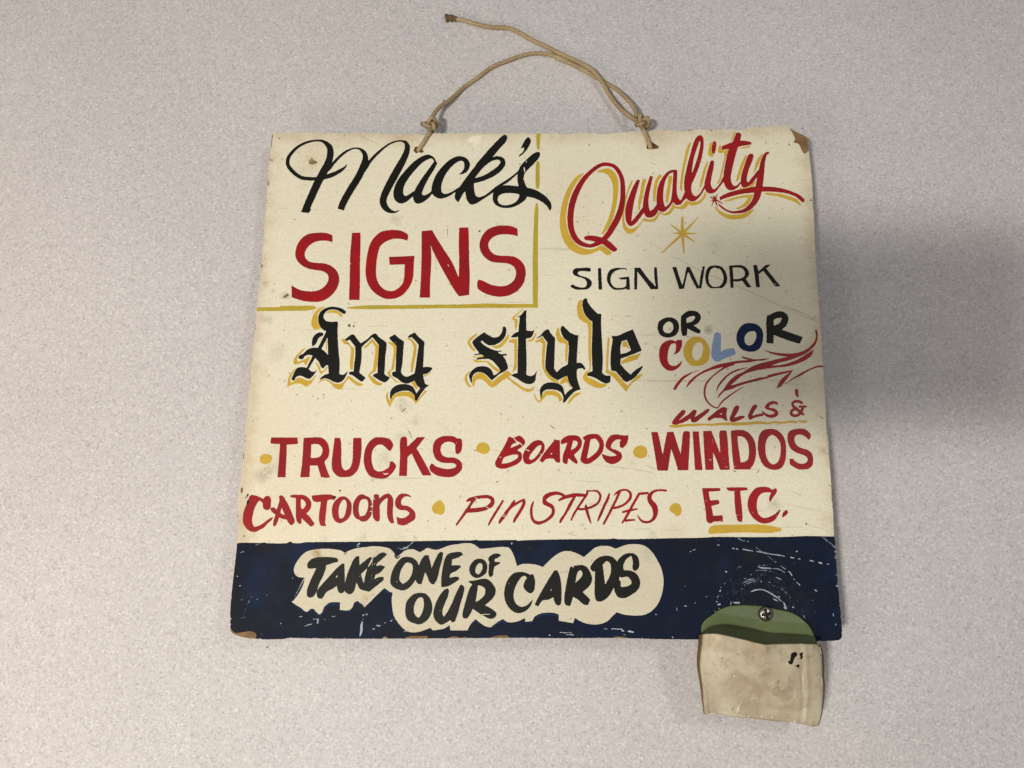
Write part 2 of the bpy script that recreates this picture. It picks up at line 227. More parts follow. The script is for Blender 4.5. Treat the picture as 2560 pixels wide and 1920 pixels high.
W('painted_word', 'black blackletter word style', 'black', 3, 'J', '''
p 710,450 735,465 745,510 730,590 690,650 630,700 560,730 490,730 430,700 390,660! 360,675! 400,715 470,760 560,800 640,815 670,805! 675,825! 620,835 660,860 750,855! 752,885! 700,890 730,940 765,1040 765,1080 710,1120 640,1160 540,1245! 520,1245! 480,1200 420,1150 350,1128 290,1140 250,1180 232,1300! 200,1220 195,1170 230,1110 290,1060 380,1040 460,1050 520,1090 560,1180! 610,1150 660,1105! 620,1050 560,980 490,935 400,935 300,945! 310,925 420,900! 380,870 270,880! 265,865! 340,845 300,790 260,730 242,680 300,620 415,537! 480,580 560,615 620,605 660,570 690,500 690,470
p 1020,212! 1045,215! 1040,300 1040,510! 1140,515 1165,470! 1145,560 1120,605 1080,625 1035,630! 1040,800 1045,950 1040,1165! 1090,1185 1150,1170 1200,1100! 1185,1180 1165,1270 1120,1300 1060,1305 1000,1285 900,1220 820,1180! 850,1155 912,1140! 912,900 918,700 918,605! 860,615 808,612! 840,575 880,545 925,530! 930,450 945,310! 890,315! 950,290
p @K -133,635! -60,590 0,520 45,495 72,500 90,540 165,628! 160,750 155,900 148,1075! 190,1130! 250,1070 350,1015! 360,880 368,780 360,675! 300,630 260,560 245,500 260,450 290,445! 330,490 400,550 480,580 508,578! 500,700 490,850 485,990! 540,990 590,1030 615,1085! 600,1095! 560,1070 490,1085! 485,1170 500,1260 545,1390! 510,1392! 450,1420 380,1490 300,1585! 280,1580! 285,1500 260,1440 200,1400 100,1385 20,1395 -20,1430 -40,1540! -60,1450 -60,1390 -30,1330 30,1290 100,1280 200,1295 270,1340 310,1470! 360,1410 425,1365! 370,1280 345,1180! 280,1210 205,1250! 140,1215 60,1140 25,1080 20,980 30,850 48,685! 10,640 -25,590! -80,620
p @K 605,38 642,38! 640,70 680,140 740,210 800,262 850,265! 845,400 855,600 865,800 872,950 860,1140! 910,1175 985,1180! 980,1270 940,1295 880,1285 800,1240 720,1200 640,1180! 640,1150 680,1125 720,1115! 710,950 708,700 715,500 715,380! 650,330 600,260 575,180 567,110 580,60
p @K 1000,590! 1080,590 1200,540 1315,492! 1360,600 1445,800! 1430,820! 1300,870 1135,930! 1130,1005! 1200,1090 1280,1165! 1350,1100 1455,1035! 1465,1050! 1420,1120 1330,1220 1230,1275! 1190,1260 1120,1180 1060,1115! 995,1105! 985,1020 985,900 1000,750 1018,650!
h @K 1150,670! 1225,650! 1290,805! 1220,840 1135,862! 1130,780
x @K 1140,1165,5 1155,1150,10
''')
W('painted_shading', 'small mustard fill inside the blackletter e of style', 'gold', 5, 'K', '''
p 1160,680! 1218,672! 1262,785! 1225,760 1165,755!
''')
W('painted_word', 'small black capitals OR above COLOR', 'black', 3, 'L', '''
p 290,170 350,195 385,250 385,330 350,390 290,418 220,420 160,395 125,330 120,280 140,220 200,180
h 270,222 230,235 195,275 188,320 215,360 260,368 300,345 318,300 310,250
p 415,155! 440,130 500,90 560,85 620,100 660,145 660,190 630,240 575,270! 665,335! 645,375! 600,360 495,310! 488,395! 435,405! 420,360 412,250
h 480,180! 540,155 590,155 590,175 560,215 485,240!
''')
W('painted_letter', 'red capital C of COLOR', 'red', 3, 'L', '''
p 360,455! 425,450! 427,510 410,570 370,620 320,635! 345,590 352,530 345,495! 300,500 270,540 250,620 245,700 270,760 320,780 370,765 410,730 432,710! 415,760 370,810 310,840 250,835 190,790 150,720 138,640 150,550 190,490 250,460 310,455 350,475!
''')
W('painted_letter', 'mustard capital O of COLOR', 'gold', 3, 'L', '''
p 600,410 680,430 740,490 772,570 772,650 750,720 690,765 620,780 540,770 480,710 445,620 450,550 490,470 540,425
h 655,480 610,490 575,530 555,600 562,670 595,712 640,700 675,650 692,580 685,510
''')
W('painted_letter', 'pale blue capital L of COLOR', 'pale_blue', 3, 'L', '''
p 860,355 900,365 915,400 915,500 912,600! 980,570 1060,555! 1085,560! 1100,630! 1030,660 950,690 880,727 840,715 800,660 800,560 820,450 840,370
''')
W('painted_letter', 'dark blue capital O of COLOR', 'blue', 3, 'L', '''
p 1290,240 1370,260 1430,320 1447,400 1435,490 1400,560 1340,595 1260,597 1180,570 1130,510 1110,430 1125,350 1180,270 1230,245
h 1310,342 1260,355 1220,400 1212,460 1235,510 1275,522 1320,500 1355,440 1360,375 1345,345
''')
W('painted_letter', 'black capital R of COLOR', 'black', 3, 'L', '''
p 1495,145! 1530,135 1590,105 1660,92 1720,110 1760,160 1760,220 1730,280 1680,325! 1945,415! 1910,500! 1830,480 1580,390! 1575,500! 1490,490! 1490,350 1485,250
h 1578,200! 1620,180 1680,178 1680,190 1650,240 1580,275!
''')
W('pinstripe_flourish', 'red pinstriped flourish sweeping under COLOR to the edge', 'red', 3, 'L', '''
s 328,1080,34 370,1010,36 440,930,32 510,885,22 560,860,10 650,832,5
p 470,1068! 500,1000 560,930 660,860 780,800 900,755 1010,735 1120,715 1290,705! 1200,685 1155,655! 1230,672 1330,695 1440,690 1530,682! 1460,708 1380,715 1250,735 1130,745 1000,780 870,810 740,850 640,900 560,970
s 1080,760,20 980,790,24 900,840,20 800,920,18 740,990,24 712,1070,24 712,1150,22 740,1220,20 800,1280,18 870,1312,14
s 870,1312,12 930,1230,20 1000,1170,20 1100,1100,14 1205,1040,8
s 862,1100,8 880,1040,20 930,970,26 1010,890,22 1100,840,20 1250,800,8
p 870,1195! 890,1140 950,1070 1010,980 1100,900 1200,850 1300,790 1400,750 1560,710 1760,660! 1650,650 1530,615 1430,568! 1540,600 1680,620 1820,622 1940,595 2030,540 2090,470 2110,400 2103,360 2105,312! 2125,340 2132,420 2110,500 2050,570 1980,625 1880,670 1750,715 1640,740 1540,780! 1700,760 1850,710 1960,650 2080,572! 2060,640 1990,700 1880,750 1750,785 1600,800 1450,820 1300,850 1200,890 1120,950 1030,1030! 1200,980 1400,925 1600,870 1825,828! 1790,880 1740,950 1670,1040! 1780,960 1900,880 2020,820 2110,780 2195,772! 2195,795! 2130,798 2040,830 1920,900 1820,950 1720,1010 1610,1068! 1650,980 1700,920 1790,855! 1600,905 1400,960 1200,1010 1050,1070 960,1100
x 1430,925,8 1500,905,10
''')
W('painted_word', 'small red capitals WALLS with an ampersand', 'red', 3, 'P', '''
p 300,480! 350,410 430,325! 470,335 465,370 400,440 370,465! 450,420 520,370 570,320! 610,335 600,380 580,420! 660,370 745,310! 775,320 760,350 680,420 600,480 560,485! 540,465 535,430! 480,470 360,512! 310,505
p 745,430! 820,370 900,310 955,290 990,310 985,380 1000,465! 960,455 935,430! 830,430 765,468! 745,445!
h 895,380! 935,360! 925,388!
p 1110,270 1145,280 1140,320 1110,380 1080,425! 1150,405 1205,398! 1220,420! 1170,445 1110,470 1060,480 1030,465 1025,430 1050,370 1080,300
p 1350,258 1375,275 1350,320 1320,370 1310,400! 1400,375 1450,370! 1450,402! 1380,412 1320,435 1285,453! 1260,430 1258,390 1290,320 1320,270
p 1630,265! 1580,250 1530,275 1520,295 1590,310 1630,345 1635,385 1600,415 1540,428 1480,405 1440,365 1420,328! 1460,355 1520,385 1570,378 1590,360 1560,340 1500,320 1470,300 1475,270 1520,230 1580,215 1630,235
s 1945,245,30 1900,222,34 1850,218,34 1815,245,30 1830,285,34 1880,325,36 1920,360,34 1960,390,20
s 1880,305,30 1815,330,34 1795,365,34 1820,395,36 1870,398,34 1915,365,36 1942,310,34 1950,285,24
s 1895,285,24 1990,283,28
s 1867,65,40 1870,120,38 1885,170,18
''')
W('painted_underline', 'wavy mustard underline below WALLS', 'gold', 2, 'P', '''
s 265,530,8 300,530,34 400,528,34 480,518,30 600,515,30 700,508,22 800,512,28 950,500,32 1080,503,38 1200,502,36 1400,485,34 1500,495,26 1600,480,26 1700,488,22 1800,472,28 1878,485,22
s 1880,460,6 1930,472,24 1985,470,28 2000,458,12
''')
W('painted_word', 'bold red capitals WINDOS', 'red', 3, 'P', '''
p 38,605! 120,603! 140,680 185,890! 210,750 240,603! 320,600! 350,700 410,880! 425,750 450,600 525,597! 525,700 505,1085! 375,1085! 340,960 290,815! 270,950 250,1090! 118,1090! 80,850
p 560,597! 637,597! 650,750 685,1082! 590,1083! 575,850
p 692,592! 795,590! 840,700 908,880! 900,720 905,590 985,588! 1000,700 1010,850 1028,1078! 905,1080! 870,980 815,850! 820,980 825,1080! 722,1080! 705,850
p 1040,590! 1100,580 1200,582 1270,620 1330,700 1355,800 1355,900 1330,1000 1280,1075! 1080,1075! 1060,900 1045,700
h 1125,655! 1190,665 1240,710 1265,800 1265,900 1245,960 1165,990! 1150,880 1130,750
p 1460,575 1600,572 1680,630 1725,720 1735,850 1725,960 1690,1040 1640,1073 1540,1073 1450,1020 1400,920 1378,800 1385,700 1410,620
h 1560,640 1510,670 1480,740 1475,830 1490,920 1530,990 1570,1010 1620,990 1655,920 1668,820 1655,730 1610,665
p 2045,640 2040,680 2020,705! 1985,670 1930,638 1870,640 1840,680 1845,730 1880,780 1940,810 2010,830 2060,880 2075,950 2065,1020 2020,1065 1950,1075 1880,1070 1820,1035 1785,1010 1780,940! 1820,940! 1860,980 1920,1003 1975,995 2005,960 1995,920 1940,890 1860,860 1800,820 1765,760 1752,690 1760,620 1800,580 1870,565 1940,562 2000,585
x 763,945,7 795,958,9
x 945,942,5 970,935,6
x 970,1040,5 1000,1045,8
x 1060,1035,4 1120,1040,6
x 810,690,5 822,760,4
x 1375,710,6 1378,790,6
''')
W('painted_word', 'bold red capitals TRUCKS', 'red', 3, 'M', '''
p 355,247! 840,252! 845,368! 760,378 640,380! 635,600 625,800 618,982! 470,982! 490,750 505,550 515,370! 430,368 338,355!
p 952,255! 1280,255 1360,310 1410,400 1425,490 1410,600 1335,700! 1370,820 1440,985! 1370,992 1275,980! 1240,870 1210,765! 1072,768! 1065,860 1058,980! 888,980! 920,750 940,480
h 1092,378! 1200,370 1260,400 1297,460 1295,530 1260,590 1200,620 1085,627!
p 1522,255! 1622,255! 1640,330 1648,500 1645,700 1660,790 1690,840 1725,855 1790,825 1830,760 1855,650 1860,480 1865,257! 2015,255! 2020,450 2005,620 1980,760 1940,860 1880,930 1810,970 1700,980 1600,972 1530,920 1485,850 1470,740 1485,550 1505,400
p @N 605,340 590,390 560,440! 530,430 480,380 420,338 350,345 300,385 265,450 253,560 265,660 300,740 350,770 420,768 490,735 540,680 555,610! 590,605! 640,655 655,695! 620,760 560,830 490,880 420,890 300,878 230,850 170,770 135,670 125,560 145,430 200,310 260,250 310,222 470,222 550,250
x @N 435,800,7 480,815,22 525,805,14
x @N 510,720,5 545,688,9
x @N 505,240,6 530,255,9
p @N 730,230 780,205 828,222! 835,370! 1000,215! 1125,212! 985,395! 1080,560 1230,838! 1085,838! 1000,680 905,480! 838,540! 828,845! 700,845! 715,550
p @N 1700,238 1722,270 1722,400 1700,460 1660,492 1622,475 1615,420 1615,330! 1570,300 1500,290 1430,310 1385,360 1375,430 1400,500 1460,538 1590,548 1660,575 1710,620 1727,670 1715,750 1670,800 1610,845 1540,865 1430,862 1340,845 1240,790 1198,740 1198,690 1220,645! 1255,650! 1290,685 1380,715 1480,732 1560,725 1620,700 1632,675 1600,645 1540,635 1450,635 1370,620 1300,570 1260,490 1248,400 1265,310 1320,240 1390,205 1490,193 1580,200 1650,238!
''')
W('painted_dot', 'mustard dot left of TRUCKS', 'gold', 2, 'M', 'p 250,553 320,565 368,610 365,660 330,715 250,735 190,730 150,690 155,600 190,565')
W('painted_dot', 'mustard dot between TRUCKS and BOARDS', 'gold', 2, 'N', 'p 2070,297 2140,330 2178,400 2150,465 2080,490 2010,465 1955,440 1960,370 2000,315')
W('painted_dot', 'mustard dot between BOARDS and WINDOS', 'gold', 2, 'O', 'p 2010,285 2070,305 2098,370 2080,425 2020,453 1950,435 1910,385 1925,320 1960,295')
W('painted_dot', 'mustard dot between CARTOONS and PINSTRIPES', 'gold', 2, 'R', 'p 2060,300 2110,335 2150,430 2140,530 2080,570 2030,550 1980,550 1930,500 1915,430 1950,370 2000,325')
W('painted_dot', 'mustard dot between PINSTRIPES and ETC', 'gold', 2, 'T', 'p 2010,398 2060,420 2100,500 2090,580 2030,632 1985,600 1950,570 1910,545 1890,485 1940,420')
W('painted_word', 'slanted red brush word BOARDS', 'red', 3, 'O', '''
p 270,170! 290,165! 330,185 400,155 450,175 490,240 460,290 385,345! 430,375 448,430 430,490 380,530 300,565 210,590 130,578 97,545 95,505 150,400 220,280
h 295,318! 315,275 370,245 415,240 410,265 360,290
h 178,525! 205,450 270,420 350,402 395,410 395,435 350,475 270,510
x 340,190,10 370,225,16 430,262,16 455,290,6
x 150,440,10 175,437,14
p 680,213 720,235 745,290 740,350 700,410 650,470 590,515 530,532 480,510 460,450 465,390 510,310 570,250 620,220
h 700,280 660,290 600,350 555,410 540,455 570,473 620,440 670,380 698,320
x 498,335,8 520,345,14 548,358,10
p 880,205! 945,215! 947,350 950,508! 905,505 860,455! 770,462 715,512! 678,480! 740,380 820,280
h 815,405! 848,372! 845,400!
x 690,398,12 704,402,12
p 955,225! 990,185 1050,155 1120,148 1190,160 1230,210 1238,260 1210,330 1130,408! 1180,490! 1170,530! 1120,500 1060,450! 1040,530! 1005,520 985,500 985,420 1020,320 1045,245! 965,270!
h 1120,220! 1170,228 1180,260 1150,310 1090,348!
p 1243,180! 1300,145 1380,130 1450,140 1500,190 1525,270 1510,360 1460,430 1390,490 1310,528 1250,515 1218,480 1225,420 1250,310 1275,210! 1258,205!
h 1350,205! 1410,195 1450,235 1465,280 1440,350 1380,410 1300,462! 1320,360
p 1790,150! 1848,150! 1845,200 1820,270 1770,322! 1735,300! 1735,240 1750,205! 1700,205 1650,235 1620,285 1625,318 1680,340 1740,370 1765,420 1750,470 1700,510 1640,528 1570,510 1520,460 1495,390! 1560,415 1630,425 1695,415! 1660,385 1600,350 1555,310 1550,270 1575,200 1620,150 1700,138 1760,150!
''')
W('painted_word', 'lively red brush word CARTOONS', 'red', 3, 'Q', '''
p 340,260 400,257 500,280 570,315 635,350! 670,290 730,273 780,295 803,340 803,480 790,560 750,598 690,600 640,570 620,510 615,440! 570,400 545,378! 490,440 430,560 390,700 370,820 380,920 420,990! 500,970 620,910 720,830 830,765! 855,765! 830,820 720,920 650,1000 560,1050 480,1095 400,1105 320,1085 230,1010 170,910 160,800 175,650 220,520 270,400 300,320
p 995,280 1045,262 1095,290 1130,350 1200,470 1270,620 1330,780 1355,865 1310,935 1260,950! 1215,900 1170,820! 1080,805 990,770! 960,870 905,975! 855,965! 865,860 910,710! 840,650 800,600 800,560 850,537 900,555 935,605! 970,490 1005,375!
h 1052,545! 1125,715! 1070,700 1020,655!
p 1245,280 1290,250 1400,250 1550,253 1640,300 1710,370 1735,450 1720,560 1680,625 1620,680! 1700,760 1812,915! 1770,970! 1710,978! 1620,890 1510,785! 1510,905! 1450,925! 1400,850 1380,760 1380,600 1380,320! 1300,315
h 1495,345! 1550,370 1605,430 1605,490 1570,550 1530,585! 1500,550
p 1745,270! 1950,247 2195,250 2245,275 2282,337 2270,372! 2195,357 2105,380! 2090,500 2075,650 2060,800 2060,920 2085,972! 1960,968! 1930,920 1912,800 1920,650 1940,520 1955,405! 1870,418 1800,400 1755,350
p @R 280,225 330,240 390,290 430,360 437,440 425,540 380,630 310,690 230,722 160,705 100,640 73,540 75,440 110,340 180,265 230,235
h @R 300,290 260,310 220,380 198,450 197,550 215,630 275,628! 310,570 335,470 347,380 330,315
p @R 620,190 670,200 680,215 740,235 790,290 810,370 810,500 790,590 750,650 690,690 620,690 560,655 520,640 470,560 458,450 470,350 510,270 570,205
h @R 680,280 620,290 590,330 570,400 562,480 590,598! 670,575 715,510 740,420 740,340 715,290
p @R 850,200 880,188 930,200 945,270! 1000,220 1080,180 1140,190 1190,250 1205,340 1195,450 1195,580 1220,720! 1165,725 1110,650 1090,560 1090,420 1100,252! 1040,290 980,350 955,400 955,550 948,675 905,692 850,650 825,570 825,400 840,270
x @R 848,255,10 865,290,18
x @R 780,412,14 810,415,22 840,408,8
x @R 760,515,8 800,500,12 825,505,5
p @R 1560,265! 1510,240 1450,228 1390,250 1350,310 1350,370 1380,395 1460,405 1540,450 1600,520 1615,590 1590,660 1530,700 1470,735 1400,765 1330,755 1285,735 1275,690 1260,620 1220,580! 1280,615 1370,630 1450,600 1500,540 1480,510 1420,485 1330,480 1270,440 1235,380 1240,310 1280,230 1340,180 1420,178 1490,200
''')
W('painted_word', 'thin slanted red word PINSTRIPES', 'red', 3, 'S', '''
p 305,370! 350,320 430,290 560,265 700,262 780,300 800,340 800,410 760,470 690,510 580,545 440,562 330,565! 240,680 145,800! 130,770! 230,620 310,500 360,430 400,365! 330,378!
h 480,340! 600,318 700,322 740,370 700,420 630,460 500,480 380,490! 420,420
x 450,293,8 515,330,14
x 640,448,14 712,500,14
s 955,350,34 900,440,40 820,570,44 740,700,40 695,790,26
p 1140,345 1165,350! 1155,395! 1240,350 1320,317! 1340,380 1330,440 1270,550 1200,660 1145,745! 1120,730! 1130,680 1200,560 1270,440 1290,370! 1200,420 1080,510 1010,620 890,765! 870,745! 880,700 960,580 1060,450
x 940,590,8 1010,607,12
x 935,620,10 1000,637,12
p 1475,355! 1488,380! 1470,450 1460,540 1470,630 1500,690 1560,712 1640,700 1720,650 1780,580 1795,520 1770,480 1700,450 1640,410 1633,350 1640,290 1700,235 1790,205 1890,200 1960,220 2045,270! 1990,290! 1920,262 1840,262 1760,290 1690,345! 1730,385 1800,420 1840,490 1845,570 1810,640 1740,700 1660,745 1570,772 1490,750 1440,690 1418,600 1418,500 1440,420
p @T -35,350! 20,300 100,265 200,235 320,228 450,245! 440,290! 350,290 280,285! 200,440 100,610 10,750! -10,750! -10,700 80,560 150,410 220,300! 100,325 -20,370!
s @T 475,185,30 465,240,40 400,340,42 320,460,40 240,590,38 190,700,26
s @T 455,190,30 540,188,26 640,195,36 690,250,42 690,330,42 640,410,42 560,460,44 470,490,42 380,505,40 310,500,42
s @T 445,425,30 450,480,48 480,590,46 510,680,40 540,760,8
s @T 855,230,26 830,310,44 750,480,46 690,620,46 650,710,28
s @T 930,270,12 980,220,38 1060,178,36 1150,175,34 1210,220,44 1220,290,50 1180,360,46 1100,430,42 1000,470,42 910,490,36
s @T 1030,200,50 980,320,42 920,440,44 850,580,44 760,750,34 745,775,20
s @T 1375,225,44 1320,320,44 1240,460,46 1160,610,46 1070,750,30
s @T 1350,240,40 1440,232,44 1530,225,38
s @T 1070,560,30 1180,530,44 1340,500,26
s @T 1120,705,40 1200,695,38 1300,688,28
p @T 1850,185 1840,200 1760,195 1680,200 1610,235 1580,300 1600,350 1650,400 1690,480 1690,570 1660,660 1600,720 1510,750 1430,740 1370,690 1345,640 1335,590! 1370,640 1430,695 1500,708 1560,690 1600,630 1605,560 1580,470 1530,400 1508,340 1510,280 1550,220 1620,175 1720,160 1840,170
''')
W('painted_word', 'red capitals ETC. with a full stop', 'red', 3, 'U', '''
p 145,118! 410,118! 412,158! 330,165 240,170! 262,295! 390,292! 398,320 390,350! 280,380! 310,522! 440,512! 450,560 450,605! 310,610 280,632 225,615 205,560 200,470 170,280
p 500,115 560,108 805,108! 808,148! 700,160! 715,300 728,430 735,560 725,612! 680,605 650,570 640,520 625,400 618,300 615,160! 560,160 520,148
p 1215,120 1235,140 1225,190 1180,250 1140,322! 1120,290 1125,240 1150,185! 1080,180 1010,200 970,240 945,320 945,420 970,500 1020,545 1080,550 1150,525 1210,490 1280,425! 1288,440! 1250,520 1180,600 1090,630 1010,628 920,580 850,500 812,400 812,300 840,220 900,140 950,108 1100,105 1170,145!
p 1385,440 1392,480 1360,520 1310,550! 1315,500 1345,450
x 640,515,5 720,498,6
x 650,530,7 652,570,7
x 1200,508,4 1245,515,5
x 370,610,5 450,575,5
''')
W('painted_underline', 'thick mustard underline below ETC.', 'gold', 2, 'U', '''
p 240,780! 236,745 270,680 330,660 600,652 900,648 1080,655 1200,680 1298,710 1290,745 1220,755 1160,770 850,765 600,765 400,778 250,783
''')
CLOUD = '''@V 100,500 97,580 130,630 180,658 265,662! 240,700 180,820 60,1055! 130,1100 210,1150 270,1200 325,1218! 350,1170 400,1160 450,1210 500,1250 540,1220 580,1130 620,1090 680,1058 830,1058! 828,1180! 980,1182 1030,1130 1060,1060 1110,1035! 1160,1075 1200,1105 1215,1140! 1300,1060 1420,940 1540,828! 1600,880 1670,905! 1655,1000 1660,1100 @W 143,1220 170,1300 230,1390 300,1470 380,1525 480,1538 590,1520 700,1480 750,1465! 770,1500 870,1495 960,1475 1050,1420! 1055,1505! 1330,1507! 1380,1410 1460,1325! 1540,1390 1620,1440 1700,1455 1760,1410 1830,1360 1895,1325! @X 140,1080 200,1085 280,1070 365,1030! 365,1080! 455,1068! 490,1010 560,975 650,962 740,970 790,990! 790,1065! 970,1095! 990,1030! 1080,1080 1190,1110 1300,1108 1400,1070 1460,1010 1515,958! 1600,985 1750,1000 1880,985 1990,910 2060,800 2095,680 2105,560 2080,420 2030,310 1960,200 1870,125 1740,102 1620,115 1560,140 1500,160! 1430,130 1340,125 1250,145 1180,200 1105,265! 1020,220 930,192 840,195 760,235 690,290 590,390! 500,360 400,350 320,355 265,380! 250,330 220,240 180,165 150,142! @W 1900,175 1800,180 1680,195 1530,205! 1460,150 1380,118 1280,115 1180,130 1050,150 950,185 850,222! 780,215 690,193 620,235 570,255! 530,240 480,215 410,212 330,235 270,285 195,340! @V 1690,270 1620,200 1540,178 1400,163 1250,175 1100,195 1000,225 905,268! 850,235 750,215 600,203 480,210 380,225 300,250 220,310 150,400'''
BOARD = '''@f 330,45 @A 30,85 200,65 400,70 620,66 800,78 1000,80 1200,86 1400,76 1640,84 1720,100 1900,92 @B 0,95 250,80 330,95 420,80 550,70 700,78 1000,70 1400,75 1700,66 1900,78 2212,75 @E 150,82 400,62 560,70 680,80 780,70 900,60 1060,45 1120,58 1200,78 1230,42 1500,28 1740,42 1866,22 @F 100,92 300,84 500,90 700,80 870,90 1040,100 1090,60 1400,48 1550,34 1700,30 1780,60! 1850,110 1960,160 2060,220! 2080,270 2085,330 2095,440 2110,550 2125,700 2140,850 2158,1150 2165,1400 @g 300,850 310,1000 320,1300 332,1480 342,1659 @h 260,100 275,300 290,500 305,700 320,950 330,1080 345,1350 360,1659 @i 284,100 300,300 310,450 322,600 330,780 345,950 352,1120 362,1200 372,1340 380,1480 390,1620 @Y 2040,470 2046,600 2060,700 2075,860 2090,1040 2096,1150 2088,1200 2050,1228! 1800,1240 1400,1232 900,1226 400,1218 0,1215 @X 1900,1292 1400,1282 900,1286 400,1280 0,1282 @W -200,1640 @V 800,1640 500,1636 0,1630 @e 820,1480 700,1484 560,1484 440,1476 340,1468 250,1450 120,1400 95,1360 88,1300 86,1100 96,950 110,800 128,640 150,450 168,300 182,150 190,0 @j 128,1620 150,1500 165,1340 180,1180 185,1060 200,950 215,760 228,600 246,430 264,260 275,120 285,30 @f 202,1480 216,1380 229,1230 240,1100 255,930 270,720 285,500 292,400 303,280 312,180 320,110'''
BAND = '''@e 150,160! 182,156 250,148 400,150 540,148 552,142 570,150 880,150 900,136 930,134 945,150 1106,148 @V 50,90 120,98 500,96 1000,92 @W 0,86 500,82 1000,72 1440,66 1460,60 1500,68 2042,64 @X 250,50 275,60 320,56 600,46 1000,40 1440,36 1480,30 1520,38 2212,28 @Y 500,18 560,12 900,12 1400,10 1700,0 2010,5 2040,0! 2200,10! 2300,1400! -200,1400! @e 0,1659! 0,160!'''
W('cream_cloud', 'cream cloud left unpainted in the navy band', 'grimy_dim', .5, 'V', 'p ' + CLOUD)
W('blue_band', 'dark blue painted band along the bottom of the sign', 'navy', 1, 'e', 'p ' + BAND + '\nh ' + CLOUD)
W('blue_smears', None, 'blue', 4, 'V', '''
s 265,675,6 235,760,26 180,870,34 120,970,26 70,1040,12
s 75,1075,10 140,1130,20 220,1185,16 290,1225,12 350,1190,26 400,1180,24 440,1225,20 500,1275,18 560,1235,16 590,1170,24 640,1100,30 700,1085,34 790,1085,30 815,1100,14
s 835,1200,12 920,1205,22 1000,1195,16 1045,1150,14
s 1080,1070,16 1120,1065,24 1180,1110,20
s 1480,905,10 1540,860,36 1600,900,34 1650,920,20
s 1690,300,10 1740,355,22 1790,310,10
s 885,285,8 905,290,14 940,262,6
s @W 1790,1400,16 1850,1375,30 1890,1350,22 1910,1400,12
s @W 1390,1440,12 1450,1360,28 1500,1400,14
s @X 500,1020,12 600,990,22 700,985,22 775,1010,16
s @X 380,1095,8 470,1085,18
''')
W('painted_word', 'heavy black brush word TAKE', 'black', 3, 'V', '''
p 310,500 310,440 360,380 440,345 560,335 700,340 780,355 800,385 795,415! 710,435 610,468! 600,520 560,640 500,760 450,900 400,970 350,982 310,960 300,880 330,780 400,620 455,510! 380,522 330,518
p 860,440! 900,440! 905,600 905,800 895,890 840,915 800,880 780,795! 700,850 620,890 550,990 500,1000 465,970 460,900 500,820 590,720 690,610 780,510
h 755,665! 795,615! 785,660!
p 1090,325! 1138,325! 1140,465! 1220,400 1300,335! 1360,350! 1330,430 1250,530 1165,605! 1190,700 1210,760! 1230,640 1280,480 1350,350 1400,330 1450,285 1520,262 1585,290! 1500,370 1420,440 1405,485! 1470,465 1545,485! 1530,520 1460,590 1395,620! 1375,690! 1440,660 1520,650! 1530,690 1460,760 1380,820 1300,890! 1250,880 1150,845 1110,780 1090,740! 1070,830 1040,900 990,930 920,900 905,850 915,730 950,600 1000,470 1050,370
x 1130,650,8 1160,635,10
x 1375,430,8 1385,462,14
x 1005,600,4 1045,640,5
x 1355,310,4 1345,420,6 1330,700,5 1300,800,4
x 1410,690,4 1430,720,6
''')
W('painted_word', 'heavy black brush word ONE', 'black', 3, 'W', '''
p 380,332 470,355 540,430 560,520 540,630 490,720 420,810 330,865 280,868 170,830 105,760 108,650 150,520 220,410 290,345
h 370,425 330,450 270,550 248,640 250,710 300,768! 370,720 430,640 455,560 460,490 430,435
p 645,310! 710,305! 740,420 760,510! 820,370 870,280 905,252 945,270! 930,360 890,520 850,680 800,775! 750,760 720,720 680,620 658,570! 635,650 600,765! 560,770 520,740 500,640 560,460 600,370
p 1050,275 1130,258 1230,258 1262,300! 1180,345 1085,375! 1080,470! 1150,465 1215,468! 1230,495! 1150,560 1060,605 1045,670! 1120,650 1185,650! 1205,685! 1120,750 1010,805 915,818! 912,700 930,540 960,400 1000,310
x 190,735,6 215,722,10
''')
W('painted_word', 'small black brush word OF', 'black', 3, 'W', '''
p 1530,362 1600,385 1640,440 1648,510 1630,590 1570,640 1490,672 1420,650 1370,590 1360,520 1390,440 1450,380
h 1530,430 1490,460 1460,520 1460,580 1500,612 1540,580 1570,520 1565,450
p 1665,395! 1665,350 1710,305 1770,280 1830,282 1870,312! 1820,345 1765,370! 1765,415! 1850,415! 1850,440! 1760,490! 1745,560 1735,630 1690,655 1670,620 1670,500 1680,405!
''')
W('painted_word', 'heavy black brush word OUR', 'black', 3, 'W', '''
p 580,908 660,920 730,990 765,1080 772,1170 740,1270 680,1350 580,1408 470,1390 380,1340 345,1260 340,1160 360,1050 420,970 490,920
h 600,980 550,990 505,1050 480,1120 478,1210 510,1280 560,1305! 600,1240 630,1150 635,1060 625,1000
p 1015,838 1035,870 1020,960 970,1080 935,1180 935,1250 955,1290! 1010,1210 1080,1080 1130,960 1180,850 1225,778 1270,800 1280,850 1260,950 1220,1080 1180,1230 1130,1370! 1085,1375 1060,1340! 1000,1380 910,1415 830,1360 790,1280 790,1200 830,1060 900,930 960,860
p 1350,725 1470,705 1560,683 1650,690 1730,760 1780,850 1770,940 1720,1010 1610,1105! 1700,1150 1790,1230 1780,1290 1700,1322 1600,1280 1500,1220 1415,1160! 1380,1240 1330,1315! 1270,1310 1250,1260 1270,1160 1310,1010 1360,850 1410,765! 1375,755!
h 1500,785! 1560,800 1610,840 1610,920 1570,980 1520,1020 1460,1055! 1480,930
x 1540,1262,6 1600,1250,14 1690,1250,10
x 880,1200,6 905,1190,10
''')
